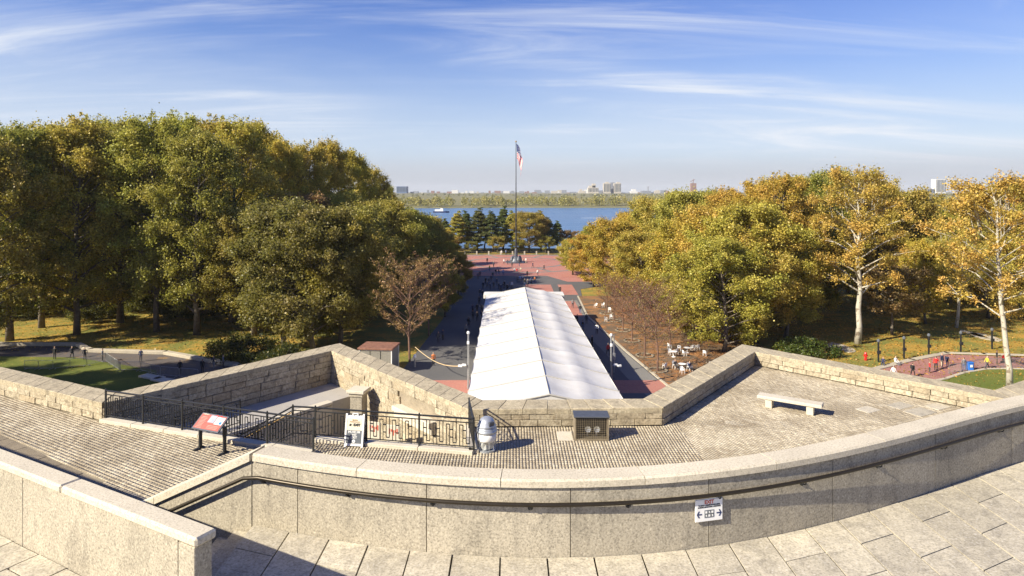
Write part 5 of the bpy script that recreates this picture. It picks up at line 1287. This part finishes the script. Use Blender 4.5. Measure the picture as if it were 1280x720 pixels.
def barriers(pts, labels, group, step=2.28):
    global nb_; i = 0
    for a, b in zip(pts, pts[1:]):
        a = Vector(a); b = Vector(b); n = max(1, int(round((b - a).length / step))); d = (b - a).normalized()
        for k in range(n):
            p = a.lerp(b, (k + .5) / n); lab = labels[0] % ORD[i]; i += 1
            c = copy_thing(bp, (p.x, p.y, .03), math.atan2(d.y, d.x), ((b - a).length / n / step, 1, 1), lab, group); nb_ += 1
            for h in c.children: h.name = h.name.split('.')[0]
barriers([G(30, 462), G(66, 462), G(108, 458), G(132, 452), G(150, 464), G(176, 464), G(200, 470), G(248, 474)], ['steel crowd barrier, %s from the left end of the row along the left walk'], 'crowd barriers along the left walk')
barriers([G(1186, 468), G(1232, 459.5), G(1256, 459.5), G(1330, 461)], ['steel crowd barrier, %s from the left end of the row behind the small right lawn'], 'crowd barriers behind the right lawn')
for c in list(bp.children): bpy.data.objects.remove(c)
bpy.data.objects.remove(bp)
# low dark fence with panels by the right walk
for i, (px, py, lab) in enumerate(((1098, 452, 'dark information post nearest the hydrant'), (1130, 448, 'dark information post second from the hydrant'), (1161, 444, 'dark information post in the middle of the row'), (1201, 440.5, 'dark information post before the bare patch'), (1240, 436, 'dark information post by the leaning sycamore'))):
    x, y = G(px, py); t = thing('information_post', lab, 'post', (x, y, 0), group='dark posts on the right-hand grass'); mm = MB(); mm.box((0, 0, 1.25), (.16, .16, 2.5)); mm.build('post', M['iron'], t)
    mm = MB(); mm.box((0, -.12, 1.25), (.46, .2, .42), ch=.03); mm.build('box', M['iron'], t); mm = MB(); mm.lathe([(.10, 2.5), (.2, 2.6), (.2, 2.8), (.05, 2.95)], 8); mm.build('lamp_head', M['slate'], t)
x, y = G(1082, 450); t = thing('fire_hydrant', 'red fire hydrant on the leafy grass near the sycamore', 'hydrant', (x, y, 0))
mm = MB(); mm.lathe([(.20, 0), (.20, .08), (.14, .1), (.14, .75), (.19, .78), (.19, .85), (.12, 1.0), (.04, 1.06)], 12); mm.build('body', M['hydrant_red'], t); mm = MB(); mm.tube([(-.28, 0, .6), (.28, 0, .6)], .08, 8); mm.tube([(0, -.25, .52), (0, 0, .52)], .1, 8); mm.build('outlets', M['hydrant_red'], t)
x, y = G(1212, 463); t = thing('recycling_bin', 'blue recycling bin beside the barrier on the red brick walk', 'bin', (x, y, 0)); mm = MB(); mm.box((0, 0, .5), (.62, .6, .95), ch=.04, top=1.08); mm.build('body', M['bin_blue'], t); mm = MB(); mm.box((0, 0, 1.02), (.72, .7, .10), ch=.04); mm.build('lid', M['bin_blue'], t); mm = MB(); mm.box((0, -.34, .62), (.3, .02, .3)); mm.build('white_label', M['white'], t)
# concrete pads and stacked chairs on the left lawn
for i, (px, py, w) in enumerate(((190, 473, 3.2), (204, 477, 3.0))):
    x, y = G(px, py); t = thing('concrete_slab', ['pale concrete slab on the left lawn, the farther one', 'pale concrete slab on the left lawn, the nearer one'][i], 'slab', (x, y, .05), R(-25)); mm = MB(); mm.box((0, 0, .12), (w, 1.2, .22), ch=.03); mm.build('block', M['pale_stone'], t)

# ------------------------------------------------------------------ people
def skin_mesh(name, joints, edges, mats_fn):
    me = bpy.data.meshes.new(name); me.from_pydata([j[0] for j in joints], edges, []); o = bpy.data.objects.new(name, me); COL.objects.link(o)
    md = o.modifiers.new('s', 'SKIN'); 
    if not me.skin_vertices: 
        bm = bmesh.new(); bm.from_mesh(me); bm.verts.layers.skin.verify(); bm.to_mesh(me); bm.free()
    for i, j in enumerate(joints): me.skin_vertices[0].data[i].radius = j[1]; me.skin_vertices[0].data[i].use_root = (i == 0)
    sb = o.modifiers.new('b', 'SUBSURF'); sb.levels = 1; sb.render_levels = 1
    dg = bpy.context.evaluated_depsgraph_get(); dg.update(); r_ = bpy.data.meshes.new_from_object(o.evaluated_get(dg)); bpy.data.objects.remove(o)
    r_.materials.clear()
    for k in ('skin', 'hair', 'cloth_dark', 'cloth_jeans', 'cloth_black'): r_.materials.append(M[k])
    idx = []
    for p in r_.polygons: idx.append(mats_fn(p.center)); 
    r_.polygons.foreach_set('material_index', idx); r_.polygons.foreach_set('use_smooth', [True] * len(r_.polygons)); r_.name = name; return r_
def body(pose):
    """One continuous skinned figure 1.72 m tall, facing -Y, posed."""
    if pose == 'sit': hip = .48
    else: hip = .92
    J = [((0, 0, hip), (.135, .10)), ((0, -.01, hip + .22), (.125, .09)), ((0, 0, hip + .44), (.165, .10)), ((0, 0, hip + .52), (.06, .055)), ((0, -.015, hip + .60), (.075, .085)), ((0, -.02, hip + .70), (.078, .095)), ((0, -.01, hip + .78), (.05, .06))]
    E = [(0, 1), (1, 2), (2, 3), (3, 4), (4, 5), (5, 6)]
    def limb(par, pts): 
        k = par
        for p in pts: J.append(p); E.append((k, len(J) - 1)); k = len(J) - 1
    st = {'stand': (0, 0), 'walk': (.24, -.24), 'walkb': (-.2, .22), 'sit': (0, 0), 'talk': (.05, -.03)}[pose]; am = {'stand': (0, 0), 'walk': (-.2, .22), 'walkb': (.2, -.18), 'sit': (0, 0), 'talk': (-.22, .0)}[pose]
    for s, ph, ar in ((-1, st[0], am[0]), (1, st[1], am[1])):
        if pose == 'sit':
            limb(0, [((s * .10, -.04, hip - .02), (.09, .09)), ((s * .12, -.46, hip + .0), (.065, .065)), ((s * .12, -.50, .10), (.045, .05)), ((s * .12, -.64, .04), (.04, .03))])
            limb(2, [((s * .19, 0, hip + .42), (.06, .055)), ((s * .24, -.06, hip + .20), (.042, .042)), ((s * .14, -.30, hip + .12), (.032, .032)), ((s * .11, -.37, hip + .12), (.03, .02))])
        else:
            limb(0, [((s * .095, 0, hip - .08), (.092, .09)), ((s * .105, ph * .55 - .02, .50), (.062, .062)), ((s * .105, ph + (.05 if ph > .1 else 0), .10 + (.05 if ph > .1 else 0)), (.042, .045)), ((s * .115, ph - .13, .035 + (.02 if ph > .1 else 0)), (.042, .03))])
            if pose == 'talk' and s < 0: limb(2, [((s * .20, 0, hip + .42), (.06, .055)), ((s * .26, -.04, hip + .16), (.042, .042)), ((s * .16, -.28, hip + .26), (.032, .032)), ((s * .13, -.34, hip + .30), (.03, .02))])
            else: limb(2, [((s * .20, 0, hip + .42), (.06, .055)), ((s * .25, ar * .4, hip + .15), (.042, .042)), ((s * .25, ar * 1.0 - .04, hip - .08), (.032, .032)), ((s * .245, ar * 1.1 - .06, hip - .17), (.028, .018))])
    def mf(c):
        if c.z > hip + .535: return 1 if (c.z > hip + .74 or (c.y > .03 and c.z > hip + .60)) else 0
        if c.z > hip + .50 and abs(c.x) < .09: return 0
        if pose == 'sit':
            if c.y < -.33 and c.z > hip + .06: return 0
            if c.z > hip + .04: return 2
            return 4 if c.z < .085 else 3
        if abs(c.x) > .20 and c.z < hip - .09: return 0
        if c.z > hip - .02 or (abs(c.x) > .195 and c.z > hip - .2): return 2
        return 4 if c.z < .085 else 3
    return skin_mesh('person_' + pose, J, E, mf)
BODY = {p: body(p) for p in ('stand', 'walk', 'walkb', 'sit', 'talk')}
def person(px, py, top, legs, label, pose='stand', face=None, scale=1.0, bag=None, hair='hair', z=0.0, skin='skin', extra=None):
    x, y = G(px, py, z); o = ob('person', BODY[pose], None, (x, y, z), random.uniform(0, 6.28) if face is None else face); o.scale = (scale * 1.06, scale * 1.06, scale); tag(o, label, 'person')
    for i, k in ((0, skin), (1, hair), (2, 'cloth_' + top), (3, 'cloth_' + legs)): o.material_slots[i].link = 'OBJECT'; o.material_slots[i].material = M[k]
    if bag:
        mm = MB(); mm.box((0, .20, 1.22 if pose != 'sit' else .80), (.30, .18, .42), ch=.05); b = mm.build('backpack', M['cloth_' + bag], o)
    return o
PEOPLE = [
 (1117, 474, 'white', 'dark', 'person in white shirt and dark trousers walking beside one in black', 'walk', 1.9), (1141, 471, 'black', 'black', 'person in black tee and trousers walking behind the white shirt', 'walkb', 2.0), (1162, 466, 'red', 'dark', 'shorter person in red shirt, left of two in red on the walk', 'stand', 1.2),
 (1170, 463, 'red', 'black', 'person in red shirt and black trousers, right of two in red', 'talk', 2.8), (1177.5, 460, 'navy', 'beige', 'tall person in navy jacket and beige trousers on the brick walk', 'stand', .5), (1184, 458, 'navy', 'navy', 'small person all in dark blue beside the tall beige trousers', 'stand', 0), (1205, 463, 'grey', 'jeans', 'person in grey top and jeans by the blue recycling bin', 'stand', 3.1),
 (1234, 461, 'yellow', 'dark', 'person in yellow shirt behind the steel barriers', 'walk', 1.4), (1246, 455, 'black', 'brown', 'person in black tee standing left of the red-topped stroller', 'talk', 1.0),
 (728.5, 413, 'blue', 'jeans', 'person in blue top with dark bag walking in the tent shadow', 'walk', 3.0), (746, 418, 'white', 'dark', 'person in white top with fair hair walking right of the tent', 'walkb', 3.0), (760, 444, 'red', 'black', 'person in red and white walking beside the right camera pole', 'walk', 0.2), (740, 434, 'black', 'black', 'person in black close against the tent wall', 'stand', 1.0), (721.5, 406, 'dark', 'dark', 'dark dressed person at the tent wall behind the blue top', 'stand', 2.0), (700, 367, 'black', 'black', 'lone person in black at the corner of the flat canopy', 'stand', 0),
 (591, 400, 'dark', 'black', 'left of three dark figures walking left of the tent', 'walk', 0), (596.5, 401, 'black', 'black', 'middle and tallest of three dark figures left of the tent', 'walkb', 0), (602.5, 400, 'navy', 'black', 'right of three dark figures, nearest the tent side', 'walk', 0), (541.7, 457, 'orange', 'black', 'person in orange-red vest standing under the sagging cable', 'stand', .3),
 (548, 429, 'dark', 'dark', 'left of two shaded figures beside the half-bare trees', 'walk', 0), (553.5, 425, 'navy', 'black', 'right of two shaded figures beside the half-bare trees', 'stand', 1),
 (630, 330, 'white', 'dark', 'person in white left of the flagpole base', 'stand', 0), (634.5, 330.6, 'dark', 'dark', 'person in dark clothes left of the flagpole base', 'stand', 2), (654, 329.5, 'beige', 'jeans', 'person in beige just right of the flagpole base', 'stand', 1), (657.5, 329, 'white', 'beige', 'person in white right of the flagpole base', 'walk', 2), (609, 329, 'black', 'black', 'lone person in black at the left of the red plaza', 'stand', 0),
 (612, 339, 'yellow', 'jeans', 'person in yellow at the left of the plaza ring', 'stand', 1), (597.5, 349, 'navy', 'black', 'dark figure beside the trees left of the plaza', 'walk', 0), (600, 346, 'dark', 'dark', 'second dark figure beside the trees left of the plaza', 'stand', 0), (620, 344, 'dark', 'jeans', 'left of a trio where plaza shade begins', 'stand', 1), (623.5, 344, 'black', 'jeans', 'middle of a trio where plaza shade begins', 'walk', 2), (629, 344, 'lightblue', 'jeans', 'person in light blue at the edge of the plaza shade', 'stand', 0),
 (643, 340, 'white', 'beige', 'person in white sitting before the flagpole base', 'sit', 0), (646, 340.5, 'red', 'dark', 'person in red sitting before the flagpole base', 'sit', .4), (651, 339.5, 'beige', 'khaki', 'person in beige sitting before the flagpole base', 'sit', 5.8), (659, 346, 'black', 'black', 'two-tone black figure standing alone right of the seated trio', 'stand', 0), (672, 344.5, 'white', 'dark', 'person in white alone at the right of the plaza', 'walk', 0),
 (647, 353, 'grey', 'dark', 'left of three pale-topped people beyond the tent ridge', 'stand', 0), (650, 352.5, 'lightblue', 'beige', 'middle of three pale-topped people beyond the tent ridge', 'stand', 3), (653.5, 352, 'white', 'dark', 'right of three pale-topped people beyond the tent ridge', 'walk', 1), (664, 354.5, 'lightblue', 'dark', 'person in pale blue beside the orange top beyond the tent', 'stand', 1), (668.5, 354, 'orange', 'jeans', 'person in orange top beyond the right slope of the tent', 'walk', 0),
 (604, 361, 'black', 'black', 'leftmost of the dark crowd at the far tent corner', 'stand', 0), (609, 360.5, 'dark', 'black', 'second from the left in the dark crowd by the tent', 'walk', 1), (612.5, 362.5, 'navy', 'dark', 'front figure in the dark crowd by the tent', 'stand', 2), (617, 361, 'dark', 'dark', 'right figure of the left dark crowd by the tent', 'talk', 0), (616, 347.5, 'black', 'jeans', 'figure between plaza trio and dark crowd', 'stand', 0), (614, 352, 'navy', 'dark', 'dark figure behind the crowd left of the tent', 'stand', 3),
 (626, 364.5, 'navy', 'black', 'left of the group just behind the tent end', 'stand', 0), (631, 360, 'black', 'black', 'tall black figure in the group behind the tent end', 'stand', 2), (637, 361.5, 'grey', 'dark', 'grey-topped figure in the group behind the tent end', 'walk', 1), (640, 361, 'white', 'dark', 'white-topped figure in the group behind the tent end', 'stand', 0), (629, 362, 'dark', 'dark', 'figure in the middle of the group behind the tent end', 'walk', 2), (656, 357.5, 'black', 'jeans', 'dark figure showing above the far tent ridge', 'stand', 0), (659.5, 358, 'grey', 'dark', 'grey figure showing above the far tent ridge', 'stand', 1),
 (599, 381, 'dark', 'black', 'figure striding along the shaded left mall', 'walk', 0), (606, 378, 'black', 'black', 'figure at the left far corner of the marquee', 'stand', 1), (596.5, 391, 'black', 'black', 'black figure on the shaded mall ahead of the trio', 'walk', 3), (591, 392, 'navy', 'black', 'dark blue figure by the trees on the shaded mall', 'walk', 3), (602, 391, 'dark', 'dark', 'figure close to the tent on the shaded mall', 'stand', 3),
 (627, 318.5, 'white', 'beige', 'person in white at the far plaza balustrade', 'stand', 0), (632.5, 318.5, 'lightblue', 'dark', 'person in pale blue at the far plaza balustrade', 'stand', 1),
 (68.5, 449, 'black', 'black', 'person in black on the shaded left walk, nearer the left edge', 'stand', 0), (90, 448.5, 'dark', 'dark', 'person in dark clothes on the shaded left walk, second from the edge', 'walk', 1), (176, 452, 'navy', 'dark', 'person standing behind the barriers on the left walk', 'stand', 0), (586, 409, 'black', 'black', 'dark figure nearest the trees, alone on the shaded mall', 'walk', 2), (583, 418, 'grey', 'dark', 'grey figure walking toward the fort beside the trees', 'walkb', 0), (600, 371, 'dark', 'jeans', 'left of two figures just before the marquee corner', 'stand', 0), (603, 372, 'black', 'dark', 'right of two figures just before the marquee corner', 'walk', 2),
 (607, 355, 'black', 'black', 'figure at the back left of the dark crowd', 'stand', 4), (611, 356, 'dark', 'jeans', 'second figure at the back left of the dark crowd', 'stand', 1), (621, 357, 'navy', 'dark', 'figure between the dark crowd and the tent-end group', 'walk', 0), (623.5, 362, 'black', 'dark', 'figure touching the left side of the tent-end group', 'stand', 2), (634, 364, 'dark', 'black', 'crouching-height figure in front of the tent-end group', 'stand', 3),
 (640, 334, 'dark', 'dark', 'figure just in front of the flagpole steps', 'stand', 0), (649, 333, 'black', 'jeans', 'dark figure at the right foot of the flagpole', 'stand', 2), (666, 335, 'navy', 'dark', 'figure right of the flagpole on the plaza ring', 'walk', 1), (617, 334, 'grey', 'dark', 'grey figure left on the plaza ring', 'stand', 1), (680, 338, 'dark', 'dark', 'figure far right on the red plaza', 'walk', 4),
 (733, 405, 'dark', 'dark', 'figure walking just behind the blue top', 'walk', 3), (716, 385, 'grey', 'dark', 'figure on the red panel right of the tent', 'walk', 0), (725, 392, 'black', 'jeans', 'second figure on the right-hand mall beyond the shade', 'walk', 3), (106, 450, 'dark', 'dark', 'third dark figure along the shaded left walk', 'stand', 1), (128, 452, 'grey', 'black', 'figure leaning near the left barriers', 'stand', 2), (225, 467, 'black', 'black', 'dark figure near the slabs behind the left barriers', 'stand', 0),
 (253, 466, 'black', 'black', 'person seated low by the left parapet leg', 'stand', 1), (267, 461, 'dark', 'grey', 'middle of three people behind the left parapet leg', 'walk', 0), (279, 460, 'grey', 'dark', 'right of three people behind the left parapet leg', 'stand', 2)]
for i, (px, py, a, b, lab, pose, fc) in enumerate(PEOPLE):
    person(px, py, a, b, lab, pose, fc, random.uniform(.95, 1.05) * (1.12 if i == 4 else (.85 if i in (5, 2) else 1)), bag=('black' if i % 4 == 1 and pose != 'sit' else None), skin='skin' if i % 5 else 'skin2', hair='hair' if i % 7 else 'hair_grey')
person(1104, 458, 'navy', 'navy', 'person in navy sitting crouched on the path edging', 'sit', -.6, z=-.12); person(1119.5, 457, 'white', 'grey', 'person in white shirt sitting on the path edging', 'sit', .3, z=-.12)
# stroller
x, y = G(1257, 454); t = thing('stroller', 'dark stroller with a red hood on the right walk', 'stroller', (x, y, 0), .6)
mm = MB(); mm.lathe([(.02, 1.05), (.22, 1.0), (.33, .82), (.34, .66)], 14, (0, .05, 0)); mm.build('hood', M['hydrant_red'], t); mm = MB(); mm.box((0, 0, .52), (.46, .7, .28), ch=.06); mm.build('seat', M['black'], t)
mm = MB(); mm.tube([(-.24, .3, .15), (-.24, -.5, 1.05), (.24, -.5, 1.05), (.24, .3, .15)], .018, 6); mm.build('frame', M['galv'], t)
for a in (-.25, .25):
    for b in (-.3, .35):
        c = MB(); c.lathe([(.13, -.02), (.13, .02)], 12); mm = MB(); mm.add(c.v, c.f, 0, Matrix.Translation((a, b, .13)) @ Matrix.Rotation(R(90), 4, 'Y')); mm.build('wheel', M['black'], t)

# ------------------------------------------------------------------ cafe chairs
def chair_proto():
    t = ob('plastic_chair', None); t['category'] = 'chair'
    mm = MB(); mm.box((0, 0, .44), (.46, .45, .035), ch=.012); mm.build('seat', M['white'], t)
    for a in (-.19, .19):
        for b in (-.19, .19): mm = MB(); mm.tube([(a, b, .43), (a * 1.15, b * 1.2, 0)], [.028, .02], 5); mm.build('leg', M['white'], t)
    mm = MB(); vs = []; 
    for i in range(7):
        u = -1 + i / 3; 
        for z_, yy in ((.45, .20), (.66, .25), (.86 - .06 * u * u, .29)): vs.append((u * .23, yy - .05 * u * u, z_)); vs.append((u * .23, yy - .05 * u * u + .022, z_))
    fs = []
    for i in range(6):
        o_ = i * 6
        for r_ in range(2): fs.append((o_ + r_ * 2, o_ + 6 + r_ * 2, o_ + 8 + r_ * 2, o_ + 2 + r_ * 2)); fs.append((o_ + 1 + r_ * 2, o_ + 3 + r_ * 2, o_ + 9 + r_ * 2, o_ + 7 + r_ * 2))
        fs.append((o_ + 4, o_ + 10, o_ + 11, o_ + 5))
    mm.add(vs, fs); mm.build('backrest', M['white'], t)
    for a in (-1, 1): mm = MB(); mm.tube([(a * .235, .2, .66), (a * .25, -.12, .65), (a * .24, -.18, .45)], .02, 5); mm.build('armrest', M['white'], t)
    return t
cpz = chair_proto(); used = set()
CH = [(831, 461, 'white plastic chair left of the seated dark-haired person'), (853, 467, 'white plastic chair nearest the parapet'), (838, 444, 'white plastic chair behind the nearest bare tree'), (845, 443, 'white plastic chair second from the nearest bare tree'), (855.5, 445, 'white plastic chair in the middle of the cafe ground'), (866, 438, 'white plastic chair left of a close pair at the back'), (872, 437.5, 'white plastic chair right of a close pair at the back'), (881, 445, 'white plastic chair nearest the foot of the golden tree'),
      (837, 436, 'white plastic chair farther behind the nearest bare tree'), (873.5, 422, 'white plastic chair in the leaf shade, nearer'), (869, 418, 'white plastic chair in the leaf shade, farther'), (744.6, 384.5, 'white plastic chair farthest along the cafe strip'), (757.7, 402, 'white plastic chair beside the kerb, nearest of the far group'), (762, 390, 'white plastic chair right in the far group'), (753.5, 384, 'white plastic chair middle in the far group'), (888, 459, 'pale chair with angled back touching the parapet edge'), (849, 438.5, 'white plastic chair behind the middle table'), (764, 399, 'white plastic chair under the far reddish trees')]
for px, py, lab in CH:
    x, y = G(px, py, .09); c = copy_thing(cpz, (x, y, .09), random.uniform(0, 6.28), .98, lab, 'white plastic cafe chairs')
for px, py, lab, nm in ((844, 461, 'person with long dark hair seated at the cafe', 'dark'), (862, 463.5, 'person in navy jacket seated at the cafe', 'navy')):
    x, y = G(px, py, .09); copy_thing(cpz, (x, y, .09), .4, 1.1, 'white plastic chair under the seated person in ' + ('navy' if nm == 'navy' else 'dark clothes'), 'white plastic cafe chairs'); person(px, py + .4, nm, 'black', lab, 'sit', .4, z=.09)
for c in list(cpz.children): bpy.data.objects.remove(c)
bpy.data.objects.remove(cpz)
for i, (px, py) in enumerate(((842, 446), (859, 441), (853, 462))):
    x, y = G(px, py, .09); t = thing('cafe_table', ['round white cafe table behind the nearest bare tree', 'round white cafe table in the middle of the chairs', 'round white cafe table between the two seated people'][i], 'table', (x, y, .09)); mm = MB(); mm.lathe([(.46, .70), (.48, .72), (.46, .74)], 16); mm.build('table_top', M['white'], t); mm = MB(); mm.lathe([(.28, 0), (.26, .04), (.04, .08), (.035, .70)], 10); mm.build('pedestal', M['white'], t)

# ------------------------------------------------------------------ boat wake and a boat
x, y = AT(885, 640), 640
m = MB(); D = 620
for k, (px, yy, w_) in enumerate(((738, 272.5, 24), (752, 274, 10))):
    D = (CAM_Z + 2.6) * F / (yy - 240); n = 16; X = AT(px, D); ws = w_ * D / F / 2
    pl = [(X + ws * math.cos(i * 6.283 / n), D + 2.4 * math.sin(i * 6.283 / n) * random.uniform(.6, 1.1)) for i in range(n)]; o = sheet('boat_wake', pl, -2.56, plain('foam', (.6, .65, .7), .8), 'stuff', 'thin white boat wake across the open water')
D = 760; t = thing('ferry_boat', 'small white ferry near the far shore at left', 'boat', (AT(551, D), D, -2.6))
mm = MB(); mm.prism([(-9, -2), (6, -2.2), (10, 0), (6, 2.2), (-9, 2)], 0, 1.8); mm.build('hull', M['dark_blue'], t); mm = MB(); mm.box((-2, 0, 2.9), (10, 3.2, 2.2)); mm.build('cabin', M['white'], t); mm = MB(); mm.box((1, 0, 4.6), (3, 2.2, 1.2)); mm.build('wheelhouse', M['white'], t)

# ------------------------------------------------------------------ haze
hm = bpy.data.materials.new('haze'); hm.use_nodes = True; t = hm.node_tree; t.nodes.clear(); o = t.nodes.new('ShaderNodeOutputMaterial'); pv = t.nodes.new('ShaderNodeVolumePrincipled')
pv.inputs['Color'].default_value = (.86, .90, .96, 1); pv.inputs['Density'].default_value = .00007; pv.inputs['Anisotropy'].default_value = 0.0; t.links.new(pv.outputs[0], o.inputs['Volume'])
mm = MB(); mm.box((0, 2700, 46), (14000, 9600, 104)); hb = mm.build('haze', hm); tag(hb, 'pale thin haze lying over the water and the far shore', 'haze', None, 'stuff')
